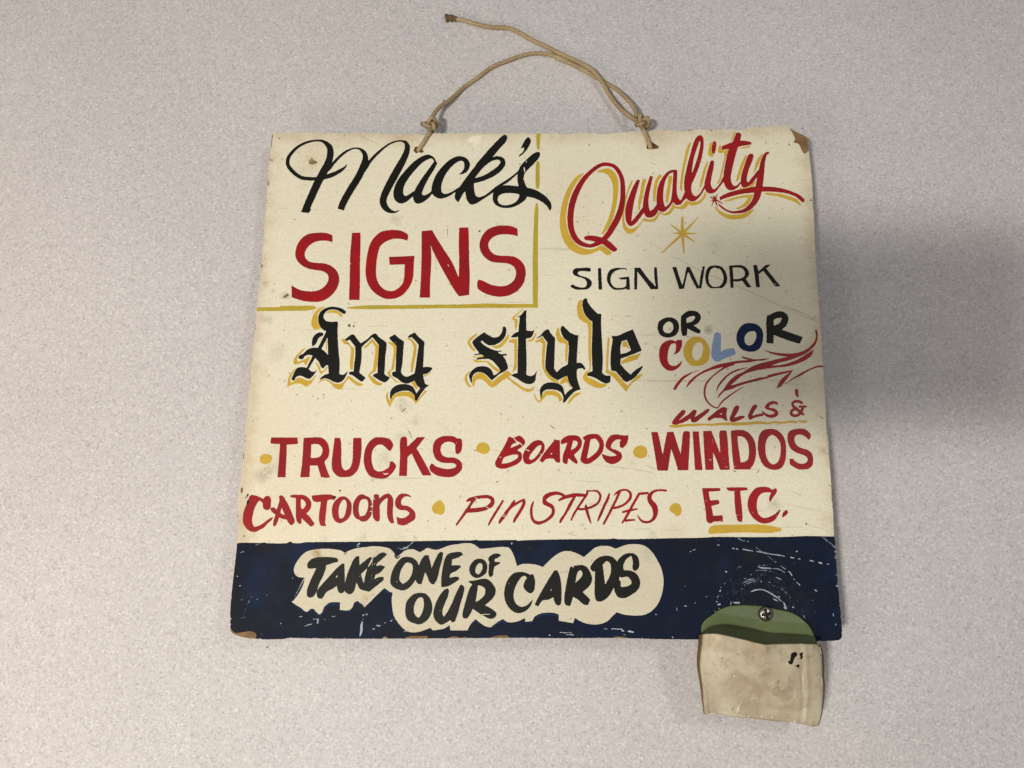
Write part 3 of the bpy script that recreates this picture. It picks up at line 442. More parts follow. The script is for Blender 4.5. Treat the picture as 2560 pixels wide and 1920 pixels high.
W('painted_word', 'heavy black brush word CARDS', 'black', 3, 'X', '''
p 460,478 485,530 490,620 475,690 440,720 390,700 345,640 360,570 385,530 370,500! 330,510 280,570 240,650 222,730 230,810 270,870 330,890 400,860 465,790! 440,870 390,930 320,965 250,965 180,920 125,840 103,740 115,630 160,530 220,470 300,450 380,465 430,490!
p 730,435! 770,430! 800,500 820,620 822,800 815,860! 780,875 740,840 720,770! 660,800 590,810 530,885! 485,865! 520,790 580,680 650,560
h 680,690! 700,660! 700,685!
p 930,390! 1000,372 1080,365 1150,400 1190,470 1208,540 1180,620 1090,705! 1185,800! 1155,870! 1100,860 1030,800 970,765! 930,885! 870,860 858,790 870,680 900,520
h 995,590! 1030,450 1060,430 1085,460 1080,500 1040,550
p 1185,385! 1230,320 1300,265 1370,248 1450,258 1520,320 1545,420 1520,520 1490,620 1430,740 1370,800 1310,825 1260,810 1240,740 1240,600 1245,440! 1220,450! 1190,420
h 1340,360! 1395,315 1435,350 1445,430 1430,500 1370,615! 1360,520
p 1800,330 1800,380 1770,430 1735,435 1715,400 1720,330 1700,248! 1640,290 1600,370 1605,430! 1680,435 1760,470 1805,550 1810,620 1770,690 1700,740 1620,780 1540,770 1500,720 1485,650 1540,560 1560,560 1568,640! 1640,635 1700,600 1695,555 1650,512 1580,520 1520,500 1500,430 1520,330 1570,260 1640,220 1730,220 1780,260
p 1500,480! 1550,520! 1545,570! 1480,660!
x 960,372,6 975,400,14
x 160,585,5 165,605,8
''')
# bare board, chips and rub marks
W('exposed_board', 'brown chip at the top right corner where bare board shows', 'fibre', 2, 'F', '''
p 1780,60! 1850,100 1960,155 2065,218 2085,330 2095,420 2050,470 2020,490! 1980,430 1930,330 1840,300! 1870,250 1850,190
p 870,88! 960,75 1085,58! 1050,95 1030,102 960,92
p 2110,1250! 2140,1210! 2140,1250 2115,1262
''')
W('exposed_board', 'brown chip at the bottom left corner of the sign', 'fibre', 4, 'e', '''
p 85,1320! 150,1390 260,1385 350,1372 400,1380 445,1410 440,1490! 250,1465 100,1420
p 820,1490! 870,1462 930,1468 960,1490
''')
W('exposed_board', 'brown chip on the edge of the blue band', 'fibre', 4, 'W', '''
p 300,1645! 380,1610 470,1594 560,1598 690,1600 705,1645!
p 1000,1645! 1060,1608 1150,1602 1200,1620 1320,1615 1340,1645
p 1660,1645! 1740,1605 1850,1590 1950,1585 1990,1610 2000,1645
p @X 1450,1310! 1480,1272 1600,1268 1660,1285 1690,1310
p @X 0,1300! 0,1262 60,1250 140,1258 160,1300
p @Y 2012,210! 2030,250! 2025,270 2008,265
p @V 1500,1645 1530,1605 1580,1610 1600,1645
''')
W('edge_nicks', None, 'fibre', 2, 'Q', '''
p 110,85! 140,80 162,120 150,180 115,230!
s @f 330,60,8 322,110,10 312,180,8
s @f 306,268,8 306,300,10
s @f 290,470,12 290,520,12
s @f 236,1230,14 230,1260,14
s @f 212,1390,8 210,1420,8
s @j 272,110,6 268,230,7
s @j 244,420,5 240,480,5
s @j 226,600,8 222,690,7
s @j 183,1130,10 180,1180,8
s @j 172,1270,8 168,1340,8
s @p 592.5,1330,3 589,1375,5
''')
W('torn_hole', 'torn brown hole with cord, left', 'fibre_dark', 2, 'c', '''
p 35,1450! 75,1450 80,1380 150,1330 250,1340 340,1380 360,1450 420,1505! 340,1550 230,1535 150,1575! 90,1520
''')
W('torn_hole', 'torn brown hole with cord, right', 'fibre_dark', 2, 'd', '''
p 790,1230! 850,1200 960,1185 1060,1240 1150,1300 1210,1360! 1170,1410! 1040,1415 900,1425 800,1415 778,1390!
''')
W('nail_mark', 'rusty dent inside the loop of the script M', 'stain', 1, 'A', '''
p 570,490 600,480 600,445 640,490 700,530 660,550 600,560 570,550
p 590,520 620,505 665,525 640,552 600,556
''')
W('dirt_spots', None, 'dirt', 4, 'I', '''
p 935,405 955,388 978,405 960,432
p 1005,418 1020,402 1035,420 1018,435
p 930,655 950,650 945,670
s 450,1380,10 462,1392,16
s 515,1415,12 530,1425,18
s 1675,1435,8 1690,1445,10
s 1680,1600,14 1740,1555,8
s @A 105,150,14 118,168,12
s @A 0,480,14 0,520,12
s @A 1105,108,10 1120,116,14
s @A 940,168,8 950,182,8
s @D 1085,232,28 1112,240,30
s @D 600,140,5 605,260,7 608,345,4
s @D 605,560,5 612,640,5
s @D 650,1310,6 652,1355,6
s @D 2010,570,10 2020,578,10
s @C 60,1250,30 130,1205,40
s @C 1105,125,8 1112,133,8
s @E 470,218,16 488,226,16
s @E 1230,440,3 1300,460,5 1380,490,4
s @F 1575,315,14 1590,325,14
s @F 1765,318,18 1790,350,14
s @F 35,345,8 42,362,8
s @F 1662,1370,10 1668,1400,8
s @F 540,300,1 541,301,1
s @H 1640,150,10 1655,158,10
s @H 1440,290,14 1458,294,12
s @H 1760,262,12 1775,268,10
s @H 1670,645,12 1690,652,14
s @L 700,330,1 701,331,1
s @M 780,590,12 800,600,16
s @M 1845,105,10 1862,100,12
s @N 1045,75,8 1055,88,8
s @N 830,85,5 870,140,8 900,220,7 912,268,4
s @N 1140,248,5 1190,268,6 1250,325,4
s @N 1010,395,5 1060,400,8 1110,418,4
s @O 815,10,6 850,45,7 895,62,6
s @O 2080,75,8 2100,55,8
s @O 105,770,10 135,755,10
s @Q 165,1205,30 200,1195,36
s @R 1830,680,14 1860,682,14
s @S 840,35,8 865,22,8
s @S 570,65,8 600,70,7
s @S 930,575,3 1000,610,6 1110,650,4
s @T 180,905,8 230,900,8
s @T 100,905,4 200,940,5 320,980,5
s @U 1648,628,20 1672,645,18
s @U 170,425,14 185,430,14
s @P 2150,408,5 2180,418,8 2212,430,6
s @P 1060,1080,6 1105,1105,12
s @P 1350,1130,5 1385,1100,8 1398,1060,5
s @P 0,905,10 15,910,12
s @W 795,855,14 812,858,10
''')
W('paint_specks', None, 'black', 5, 'Q', '''
s @N 1925,432,18 1940,436,18
s @Q 260,270,30 285,235,44
s @Q 215,310,30 245,305,30
s @Q 270,300,20 255,250,20
s @Q 250,420,50 300,440,70
s @Q 270,370,40 290,390,40
s @R 205,125,26 238,120,28
s @R 90,225,30 120,245,40 150,240,34
''')
W('blue_scuffs', None, 'scuff', 4, 'Y', '''
s 800,145,10 830,150,12
s 845,150,12 872,158,6
s 925,155,12 990,168,10 1052,178,8
s 1085,182,10 1160,192,14 1250,212,12 1340,224,12 1420,238,8
s 1485,250,14 1530,258,10
s 1575,265,12 1605,272,8
s 1715,288,12 1762,298,10
s 1815,310,14 1860,322,20
s 1908,325,8 1938,335,12
s 860,18,5 900,45,7 998,68,5
s 1083,132,7 1125,170,6 1200,215,4 1250,260,7 1320,310,6
s 1368,348,6 1430,392,8
s 1462,412,8 1490,440,9 1505,470,8
s 1515,490,7 1550,535,6 1600,580,12
s 1100,355,5 1130,370,16 1255,382,14
s 1080,402,4 1180,404,5 1300,425,3
s 1090,335,3 1160,345,4 1260,335,3
s 1260,385,4 1330,385,8 1380,405,6 1420,430,10
s 1315,485,9 1382,515,8
s 940,485,6 958,505,8
s 955,522,5 1000,510,8 1060,506,9
s 905,565,4 945,545,7 1000,530,7 1085,524,5
s 940,582,4 1000,552,6 1085,536,6
s 1025,655,7 1080,635,16 1150,630,10 1220,655,14 1290,700,14 1330,730,6
s 1240,670,5 1300,700,8 1350,740,12 1385,775,9
s 1285,735,8 1305,750,14 1340,765,6
s 1345,705,8 1360,725,16
s 1400,775,8 1420,810,18 1440,860,10
s 1410,840,12 1440,862,10
s 790,765,6 782,820,7
s 808,780,8 840,785,18 890,785,22
s 720,410,8 738,430,18
s 705,570,4 728,540,5
s 655,655,9 668,632,9
s 632,720,5 638,705,8
s 665,730,4 682,700,5
s 610,770,8 630,772,14
s 625,808,8 645,805,22 668,800,12
s 640,865,8 652,848,12
s 595,890,12 608,885,12
s 1505,835,14 1530,840,12
s 1572,880,8 1580,890,10
s 1250,570,2 1330,600,3 1420,660,4 1500,740,3
s 1350,600,2 1450,660,3 1520,760,2
s 830,400,2 900,360,5 930,370,4
s 950,700,2 1000,660,4 1050,640,3
s 690,560,2 650,650,3 620,760,2
s 300,188,5 370,155,6
s 625,100,8 650,110,8
s 240,822,10 272,825,10
s 360,795,7 372,780,9
s 148,830,4 152,890,5
s 95,1180,10 105,1200,12
s 240,580,4 256,600,4
s 490,720,5 510,708,6
s 1545,178,8 1570,184,14
s 1770,635,12 1800,650,14
s 1740,755,8 1752,760,8
s 1985,910,8 1995,945,12
s 2018,1055,10 2022,1025,8
s 2005,180,16 2020,190,16
s 2020,465,10 2028,455,12
s 2025,580,14 2050,600,10
s 1848,0,5 1940,70,7 2012,135,8
s 1860,20,2 1950,90,3
s 1010,452,8 1028,456,10
s 1135,455,5 1160,458,6
s 1140,520,6 1145,545,8
s 1230,545,6 1260,548,5
s 1300,540,6 1302,550,6
s 1520,320,8 1535,322,8
s 915,620,7 935,628,7
s 1640,935,8 1652,960,8
s @V 1195,1275,22 1205,1250,18
s @V 1235,1250,20 1270,1252,22
s @V 1192,1355,8 1175,1420,34 1172,1500,34 1150,1600,20
s @V 1195,1335,10 1200,1320,10
s @V 1415,1420,10 1450,1435,18 1488,1418,10
s @V 1350,1485,16 1385,1482,18
s @V 1540,1388,12 1565,1385,12
s @V 1630,1360,14 1682,1330,8
s @V 400,1325,8 495,1325,10
s @V 478,1330,20 475,1395,28
s @V 260,1440,7 330,1415,12 420,1395,5
s @V 180,1290,10 235,1280,10
s @V 695,1275,6 730,1288,10 765,1275,6
s @V 560,1330,4 690,1340,4
s @V 1100,150,6 1150,115,26
s @V 1090,170,5 1140,165,8
s @V 1740,185,4 1830,210,12 1920,160,10 2000,90,10
s @V 1840,185,14 1920,190,14
s @V 1845,1525,9 1920,1522,8
s @V 75,680,12 82,668,8
s @V 75,768,8 82,770,8
s @X 190,95,18 205,92,18
s @X 410,148,4 470,155,5
s @X 1360,1165,10 1400,1170,10
s @X 1450,1165,8 1590,1172,12
s @X 1580,1190,20 1610,1195,18
s @X 1650,1195,10 1690,1200,22 1735,1210,8
s @X 800,1210,8 850,1215,8 950,1212,8
s @X 880,1240,6 975,1240,12
s @X 665,1240,10 680,1250,14
s @X 1605,1240,8 1640,1245,8
s @X 2000,985,10 2020,990,10
s @X 1310,115,8 1320,118,6
s @e 215,290,5 250,278,9 285,262,5
s @e 435,188,5 460,175,6 500,158,4
s @e 180,610,14 195,612,14
s @e 215,745,18 232,738,16
s @e 775,1290,5 785,1265,10 798,1255,8
s @e 1040,1172,8 1080,1165,8
s @e 810,1320,3 850,1315,4
s @e 590,875,8 600,870,10
s @e 625,995,10 632,1000,10
s @e 240,1190,3 290,1175,4
s @e 200,1260,2 250,1180,2 330,1000,3 400,850,2
s @e 380,1050,2 440,960,3 480,900,2
s @e 200,960,3 260,930,4
s @e 880,320,7 892,322,7
s @e 950,640,10 955,630,8
s @e 520,1430,4 515,1400,5
''')
W('pale_patch', 'small patch of cleaner white paint below the cord', 'white', 1, 'B', '''
p 985,130! 1000,105 1040,115! 1075,95! 1095,110 1130,125! 1115,160 1135,190! 1100,200 1085,225 1060,235 1055,275! 1030,260 1005,235 1020,210 985,215! 965,200 930,185! 955,165 960,130
''')

W('scratch_lines', None, 'scratch', 2, 'p', '''
s 1433,540,.8 1520,570,1.2 1609,600,.9 1709,655,1.3 1760,682,1.6 1850,718,1.4 2001,788,1.2 2048,806,.8
s 1385,526,.7 1430,541,1
s 1000,831,.5 1200,832,.9 1400,831,.6 1640,830,.8
s 1080,951,.5 1300,952,.9 1500,951,.7 1625,952,1.2 1760,952,.8
s 1560,790,1.2 1600,791,.8
s @U 1330,135,4 1450,165,6 1560,215,8 1640,255,5
s @U 1285,255,4 1340,310,6 1460,365,7 1640,408,9 1850,445,5 2040,478,6
s @U 1665,648,6 1780,680,10 1920,720,8 1990,770,8
s @O 30,338,5 150,352,7 300,372,5 800,450,4 960,470,4 1390,535,6 1650,565,8 1980,605,8 2200,655,7
s @O 2060,535,7 2150,575,8 2212,592,6
s @T 60,880,4 180,930,8 320,985,6
s @S 1810,790,5 1960,860,8
s @S 2050,905,5 2150,950,8 2212,965,6
s @Q 720,1285,4 1000,1120,7 1350,920,6
s @Q 290,185,5 380,110,6 480,20,4
s @A 1345,95,14 1400,150,26 1460,175,12 1640,245,5
s @L 0,358,4 300,362,5 700,372,4 1450,380,4
s @L 0,968,6 350,970,8 700,968,5 1450,975,4
s @L 1700,20,6 1840,75,12 1990,140,8 2150,240,7
s @L 1480,935,6 1560,960,8 1700,945,6 1960,950,6
s @L 1540,975,4 1720,1000,7 1900,1018,5
s @P 1985,280,4 2100,290,6
s @P 130,705,8 210,740,6
s @P 0,1035,5 60,1065,6 140,1072,3
s @D 510,250,3 560,450,5 600,560,4
s @D 405,590,6 425,700,8 430,900,5
s @D 1700,340,6 1810,360,5
s @f 310,450,3 350,525,4
s @N 740,0,5 830,85,8
s @K 985,290,5 1020,298,9 1150,300,4 1300,305,4
s @J 440,1440,6 500,1432,7
s @J 780,1470,8 840,1468,8
s @J 840,1545,5 960,1530,5
''')
import re
import numpy as np
def parse(text, frame):
    out = []
    for ln in text.strip().split('\n'):
        tk = ln.split(); kind = tk[0]; fr = FR[frame]; pts = []
        for t in tk[1:]:
            if t[0] == '@': fr = FR[t[1]]; continue
            cor = t.endswith('!'); v = [float(q) for q in t.rstrip('!').split(',')]
            x = fr[0] + v[0]/fr[2]; y = fr[1] + v[1]/fr[2]
            w = v[2]/fr[2] if len(v) > 2 else 0
            pts.append((x, y, w, cor))
        out.append((kind, pts))
    return out
def smooth(pts, closed, step=1.5):
    P = np.array([q[:3] for q in pts]); n = len(P); cor = [q[3] for q in pts]; res = []
    rng = range(n) if closed else range(n-1)
    for i in rng:
        j = (i+1) % n
        p1, p2 = P[i], P[j]
        L = np.hypot(*(p2-p1)[:2]); k = max(1, int(L/step)) + 1
        if cor[i] and cor[j]: t = np.linspace(0, 1, k, endpoint=False)[:, None]; res.append(p1 + (p2-p1)*t); continue
        p0 = P[i-1] if (closed or i > 0) else 2*p1-p2
        p3 = P[(j+1) % n] if (closed or j < n-1) else 2*p2-p1
        if cor[i]: p0 = 2*p1 - p2
        if cor[j]: p3 = 2*p2 - p1
        # non-uniform tangents keep the curve from overshooting
        d0 = max(np.hypot(*(p1-p0)[:2]), 1e-3); d1 = max(L, 1e-3); d2 = max(np.hypot(*(p3-p2)[:2]), 1e-3)
        a0, a1, a2 = d0**.5, d1**.5, d2**.5
        m1 = ((p1-p0)/a0 - (p2-p0)/(a0+a1) + (p2-p1)/a1)*a1
        m2 = ((p2-p1)/a1 - (p3-p1)/(a1+a2) + (p3-p2)/a2)*a1
        t = np.linspace(0, 1, k, endpoint=False)[:, None]
        res.append((2*t**3-3*t**2+1)*p1 + (t**3-2*t**2+t)*m1 + (-2*t**3+3*t**2)*p2 + (t**3-t**2)*m2)
    R = np.vstack(res)
    if not closed: R = np.vstack([R, P[-1]])
    return R
SS = 3
class Mask:
    def __init__(s, x0, y0, x1, y1):
        s.x0, s.y0 = int(x0)-3, int(y0)-3
        s.w, s.h = int(x1)+4-s.x0, int(y1)+4-s.y0
        s.m = np.zeros((s.h*SS, s.w*SS), bool)
    def fill(s, poly):
        X = (poly[:, 0]-s.x0)*SS; Y = (poly[:, 1]-s.y0)*SS
        H, Wd = s.m.shape
        r0 = max(0, int(Y.min())-1); r1 = min(H, int(Y.max())+2)
        if r1 <= r0: return None
        tog = np.zeros((r1-r0, Wd+1), np.int32)
        xa, ya = X, Y; xb, yb = np.roll(X, -1), np.roll(Y, -1)
        for ax, ay, bx, by in zip(xa, ya, xb, yb):
            if ay == by: continue
            if ay > by: ax, ay, bx, by = bx, by, ax, ay
            a = max(r0, int(np.ceil(ay-.5))); b = min(r1-1, int(np.ceil(by-.5))-1)
            if b < a: continue
            rr = np.arange(a, b+1); xx = ax + (rr+.5-ay)*(bx-ax)/(by-ay)
            np.add.at(tog, (rr-r0, np.clip(np.ceil(xx-.5).astype(int), 0, Wd)), 1)
        return r0, r1, (np.cumsum(tog, 1)[:, :Wd] % 2).astype(bool)
    def poly(s, pts, val=True):
        r = s.fill(smooth(pts, True))
        if r: s.m[r[0]:r[1]][r[2]] = val
    def stroke(s, pts, val=True):
        R = smooth(pts, False, 2.0)
        d = np.gradient(R[:, :2], axis=0); L = np.maximum(np.hypot(d[:, 0], d[:, 1]), 1e-6)
        nx, ny = -d[:, 1]/L, d[:, 0]/L; w = np.maximum(R[:, 2], .6)/2
        A = np.stack([R[:, 0]+nx*w, R[:, 1]+ny*w], 1); B = np.stack([R[:, 0]-nx*w, R[:, 1]-ny*w], 1)
        for i in range(len(R)-1):
            q = np.array([A[i], A[i+1], B[i+1], B[i]])
            lo = q.min(0); hi = q.max(0)
            c0 = max(0, int((lo[0]-s.x0)*SS)); c1 = min(s.m.shape[1], int((hi[0]-s.x0)*SS)+2)
            r0 = max(0, int((lo[1]-s.y0)*SS)); r1 = min(s.m.shape[0], int((hi[1]-s.y0)*SS)+2)
            if c1 <= c0 or r1 <= r0: continue
            xx = (np.arange(c0, c1)+.5)/SS+s.x0; yy = ((np.arange(r0, r1)+.5)/SS+s.y0)[:, None]
            pos = np.ones((r1-r0, c1-c0), bool); neg = pos.copy()
            for k in range(4):
                a, b = q[k], q[(k+1) % 4]
                cr = (b[0]-a[0])*(yy-a[1]) - (b[1]-a[1])*(xx-a[0])
                pos &= cr >= -1e-3; neg &= cr <= 1e-3
            s.m[r0:r1, c0:c1][pos | neg] = val
    def coverage(s, seed=0, rough=.16):
        c = s.m.reshape(s.h, SS, s.w, SS).mean((1, 3))
        k = np.pad(c, 1); c = (4*k[1:-1, 1:-1] + k[:-2, 1:-1]+k[2:, 1:-1]+k[1:-1, :-2]+k[1:-1, 2:])/8
        r = np.random.RandomState(seed)
        n = r.rand(s.h//2+2, s.w//2+2); n = np.kron(n, np.ones((2, 2)))[:s.h, :s.w]
        return np.where((c > .02) & (c < .98), c + (n-.5)*rough*2, c)
def bounds(shapes):
    xs = [q[0]+k*q[2]/2 for kd, P in shapes for q in P for k in (-1, 1)]; ys = [q[1]+k*q[2]/2 for kd, P in shapes for q in P for k in (-1, 1)]
    return min(xs), min(ys), max(xs), max(ys)
def raster(text, frame, clip=None, seed=0, rough=.16):
    sh = parse(text, frame); b = bounds(sh); b = (b[0]-6, b[1]-6, b[2]+6, b[3]+6)
    if clip is not None: b = (max(b[0], clip.x0+4), max(b[1], clip.y0+4), min(b[2], clip.x0+clip.w-5), min(b[3], clip.y0+clip.h-5))
    m = Mask(*b)
    for kd, P in sh:
        if kd in 'ph': m.poly(P, kd == 'p')
        else: m.stroke(P, kd == 's')
    if clip is not None:
        y, x = (m.y0-clip.y0)*SS, (m.x0-clip.x0)*SS
        m.m &= clip.m[y:y+m.m.shape[0], x:x+m.m.shape[1]]
    return m, m.coverage(seed, rough)

# ---------------------------------------------------------------- materials
def mat(name, rough=.5, spec=.22, metal=0.0):
    m = bpy.data.materials.new(name); m.use_nodes = True; nt = m.node_tree; b = nt.nodes['Principled BSDF']
    b.inputs['Roughness'].default_value = rough; b.inputs['Metallic'].default_value = metal
    b.inputs['Specular IOR Level'].default_value = spec
    return m, nt, b
def N(nt, t, **k):
    n = nt.nodes.new(t)
    for a, v in k.items():
        if a in n.inputs.keys(): n.inputs[a].default_value = v
        else: setattr(n, a, v)
    return n
def coords(nt, sx=1, sy=1, sz=1, rot=0):
    tc = N(nt, 'ShaderNodeTexCoord'); mp = N(nt, 'ShaderNodeMapping'); nt.links.new(tc.outputs['Object'], mp.inputs[0])
    mp.inputs['Scale'].default_value = (sx, sy, sz); mp.inputs['Rotation'].default_value = (0, 0, rot); return mp.outputs[0]
def noise(nt, vec, scale, detail=3, rough=.5, dist=0):
    n = N(nt, 'ShaderNodeTexNoise'); n.inputs['Scale'].default_value = scale; n.inputs['Detail'].default_value = detail
    n.inputs['Roughness'].default_value = rough; n.inputs['Distortion'].default_value = dist
    nt.links.new(vec, n.inputs['Vector']); return n.outputs['Fac']
def ramp(nt, fac, stops):
    r = N(nt, 'ShaderNodeValToRGB'); e = r.color_ramp.elements
    while len(e) < len(stops): e.new(.5)
    for k, (p, c) in enumerate(stops): e[k].position = p; e[k].color = (c[0], c[1], c[2], 1) if len(c) == 3 else c
    nt.links.new(fac, r.inputs[0]); return r.outputs[0]
def g(v): return (v, v, v)
def mix(nt, fac, a, b, mode='MIX'):
    m = N(nt, 'ShaderNodeMix', data_type='RGBA', blend_type=mode)
    for s, v in ((0, fac), (6, a), (7, b)):
        if isinstance(v, (int, float)): m.inputs[s].default_value = v
        elif isinstance(v, tuple): m.inputs[s].default_value = (*v, 1)
        else: nt.links.new(v, m.inputs[s])
    return m.outputs[2]
def bump(nt, b, h, dist, strength=1.0):
    n = N(nt, 'ShaderNodeBump'); n.inputs['Distance'].default_value = dist; n.inputs['Strength'].default_value = strength
    nt.links.new(h, n.inputs['Height']); nt.links.new(n.outputs[0], b.inputs['Normal'])
def color(nt, b, c): nt.links.new(c, b.inputs['Base Color'])
MATS = {}
BR_, GY_, LT_ = (.50, .34, .17), (.36, .33, .23), (.62, .50, .31)
SPOTS = [(1022, 342, 38, .75, LT_), (1000, 336, 26, .6, BR_), (785, 398, 60, .45, LT_), (782, 404, 16, .5, BR_), (1636, 352, 60, .4, LT_), (1590, 338, 30, .35, LT_), (900, 340, 60, .22, LT_),
  (661, 1186, 30, .75, GY_), (690, 1168, 26, .35, GY_), (716, 738, 16, .7, GY_), (664, 712, 9, .7, GY_), (682, 726, 8, .5, GY_), (668, 800, 16, .45, GY_), (1772, 826, 15, .9, GY_), (1823, 922, 7, .8, GY_),
  (990, 548, 20, .4, GY_), (690, 880, 30, .3, GY_), (1007, 1012, 24, .4, GY_), (1003, 1028, 12, .5, GY_), (1040, 1050, 20, .35, GY_), (963, 1145, 26, .35, GY_), (1000, 1095, 22, .35, GY_), (805, 1200, 22, .3, LT_),
  (1935, 1258, 22, .5, GY_), (2060, 1290, 22, .45, LT_), (2055, 1125, 14, .6, GY_), (2020, 880, 40, .25, GY_), (1998, 955, 40, .3, GY_), (1790, 612, 30, .25, GY_), (1630, 1340, 16, .5, GY_), (1690, 1330, 40, .3, LT_),
  (1040, 1346, 9, .6, BR_), (810, 1345, 16, .35, GY_), (905, 1342, 14, .35, GY_), (1139, 1482, 13, .45, BR_), (1108, 1404, 12, .65, BR_), (791, 1386, 14, .9, (.34, .18, .06)), (798, 1390, 9, .9, (.34, .18, .06)),
  (940, 1385, 14, .5, BR_), (916, 1492, 10, .8, BR_), (912, 1510, 9, .6, GY_), (800, 1378, 20, .4, LT_), (760, 1500, 24, .35, LT_), (1490, 1540, 50, .35, LT_), (1580, 1440, 40, .35, LT_), (1620, 1385, 20, .4, GY_),
  (620, 1330, 40, .3, LT_), (600, 1300, 24, .4, BR_), (2030, 390, 22, .4, BR_), (700, 1245, 60, .15, LT_), (620, 1150, 20, .3, LT_), (1760, 1520, 30, .3, GY_), (1250, 560, 8, .5, GY_)]
_q = on_sign(np.array([683., 2025, 2104, 577]), np.array([333., 330, 1600, 1592])); HX = float((_q[1:3, 0].mean()-_q[[0, 3], 0].mean())/2); CX_ = float(_q[:, 0].mean()); CY_ = float(_q[:, 1].mean()); HY = float((_q[:2, 1].mean()-_q[2:, 1].mean())/2)
def cream(name='aged_cream_paint', dirty_dim=0):
    m, nt, b = mat(name, .5, .2); v = coords(nt)
    wn = N(nt, 'ShaderNodeTexNoise'); wn.inputs['Scale'].default_value = 110; wn.inputs['Detail'].default_value = 4; nt.links.new(v, wn.inputs['Vector'])
    ws = N(nt, 'ShaderNodeVectorMath', operation='SCALE'); nt.links.new(wn.outputs['Color'], ws.inputs[0]); ws.inputs['Scale'].default_value = .010
    wa = N(nt, 'ShaderNodeVectorMath', operation='ADD'); nt.links.new(v, wa.inputs[0]); nt.links.new(ws.outputs[0], wa.inputs[1])
    wb = N(nt, 'ShaderNodeVectorMath', operation='ADD'); nt.links.new(wa.outputs[0], wb.inputs[0]); wb.inputs[1].default_value = (-.005, -.005, 0)
    wf = N(nt, 'ShaderNodeVectorMath', operation='MULTIPLY'); nt.links.new(wb.outputs[0], wf.inputs[0]); wf.inputs[1].default_value = (1, 1, 0); wv = wf.outputs[0]
    c = ramp(nt, noise(nt, v, 9, 4, .55), [(.3, (.785, .735, .565)), (.7, (.74, .685, .51))])
    st = ramp(nt, noise(nt, v, 26, 5, .62, .4), [(.60, g(0)), (.76, g(.30))])        # grey handling smudges
    c = mix(nt, st, c, (.42, .36, .22))
    br = ramp(nt, noise(nt, v, 5, 3, .5), [(.55, g(0)), (.75, g(.30))])
    c = mix(nt, br, c, (.70, .52, .30))
    if dirty_dim: c = mix(nt, 1.0, c, mix(nt, noise(nt, v, 24, 4, .6), (.74, .72, .68), (.90, .88, .86)), 'MULTIPLY')  # mottled grime plus the dimmer light low on the board, as colour
    blot = ramp(nt, noise(nt, v, 420, 4, .7), [(.36, g(.25)), (.60, g(1.1))])
    for (su, sv, sr, ss, scol) in SPOTS:
        q = on_sign(su, sv); rr = sr*.00028
        vm = N(nt, 'ShaderNodeVectorMath', operation='DISTANCE'); nt.links.new(wv, vm.inputs[0]); vm.inputs[1].default_value = (q[0], q[1], 0)
        mr = N(nt, 'ShaderNodeMapRange'); mr.inputs['From Min'].default_value = rr*.25; mr.inputs['From Max'].default_value = rr; mr.inputs['To Min'].default_value = ss; mr.inputs['To Max'].default_value = 0
        nt.links.new(vm.outputs['Value'], mr.inputs['Value'])
        mm_ = N(nt, 'ShaderNodeMath', operation='MULTIPLY'); nt.links.new(mr.outputs[0], mm_.inputs[0]); nt.links.new(blot, mm_.inputs[1]); c = mix(nt, mm_.outputs[0], c, scol)
    sp_ = N(nt, 'ShaderNodeSeparateXYZ'); nt.links.new(v, sp_.inputs[0])
    def mth(op, a_, b_=None):
        n_ = N(nt, 'ShaderNodeMath', operation=op)
        for k_, x_ in enumerate((a_, b_)):
            if x_ is None: continue
            if isinstance(x_, (int, float)): n_.inputs[k_].default_value = x_
            else: nt.links.new(x_, n_.inputs[k_])
        return n_.outputs[0]
    ex = mth('SUBTRACT', HX, mth('ABSOLUTE', mth('SUBTRACT', sp_.outputs[0], CX_)))
    ey = mth('SUBTRACT', HY, mth('ABSOLUTE', mth('SUBTRACT', sp_.outputs[1], CY_)))
    ed = mth('ADD', mth('MINIMUM', ex, ey), mth('MULTIPLY', mth('SUBTRACT', noise(nt, v, 70, 5, .7), .5), .030))
    c = mix(nt, ramp(nt, ed, [(.0, g(.42)), (.0045, g(.18)), (.011, g(0))]), c, (.47, .34, .18))
    fine = ramp(nt, noise(nt, v, 620, 3, .6), [(.30, g(.89)), (.6, g(1.02))])
    c = mix(nt, 1.0, c, fine, 'MULTIPLY')
    vo = N(nt, 'ShaderNodeTexVoronoi'); vo.inputs['Scale'].default_value = 85; nt.links.new(v, vo.inputs['Vector'])
    sp = ramp(nt, vo.outputs['Distance'], [(.045, g(.55)), (.10, g(0))])
    c = mix(nt, sp, c, (.30, .27, .19))
    mo = ramp(nt, noise(nt, v, 190, 4, .7), [(.50, g(0)), (.72, g(.22))]); c = mix(nt, mo, c, (.56, .51, .34))
    for sd_ in (1.0, 2.3):
        v2 = N(nt, 'ShaderNodeTexNoise'); v2.inputs['Scale'].default_value = 300*sd_; v2.inputs['Detail'].default_value = 1; nt.links.new(coords(nt, 1, 1, 1, sd_), v2.inputs['Vector'])
        c = mix(nt, ramp(nt, v2.outputs['Fac'], [(.735, g(0)), (.78, g(.55))]), c, (.26, .23, .15))
    sc = ramp(nt, noise(nt, coords(nt, 1, 14, 1, .5), 16, 3, .6), [(.66, g(0)), (.70, g(.30))])      # long faint scratches
    c = mix(nt, sc, c, (.38, .34, .24))
    color(nt, b, c); bump(nt, b, noise(nt, v, 150, 3, .5), .0001, .25); return m
MATS['cream'] = cream(); MATS['grimy_dim'] = cream('grimy_dim_cream_paint', 1)
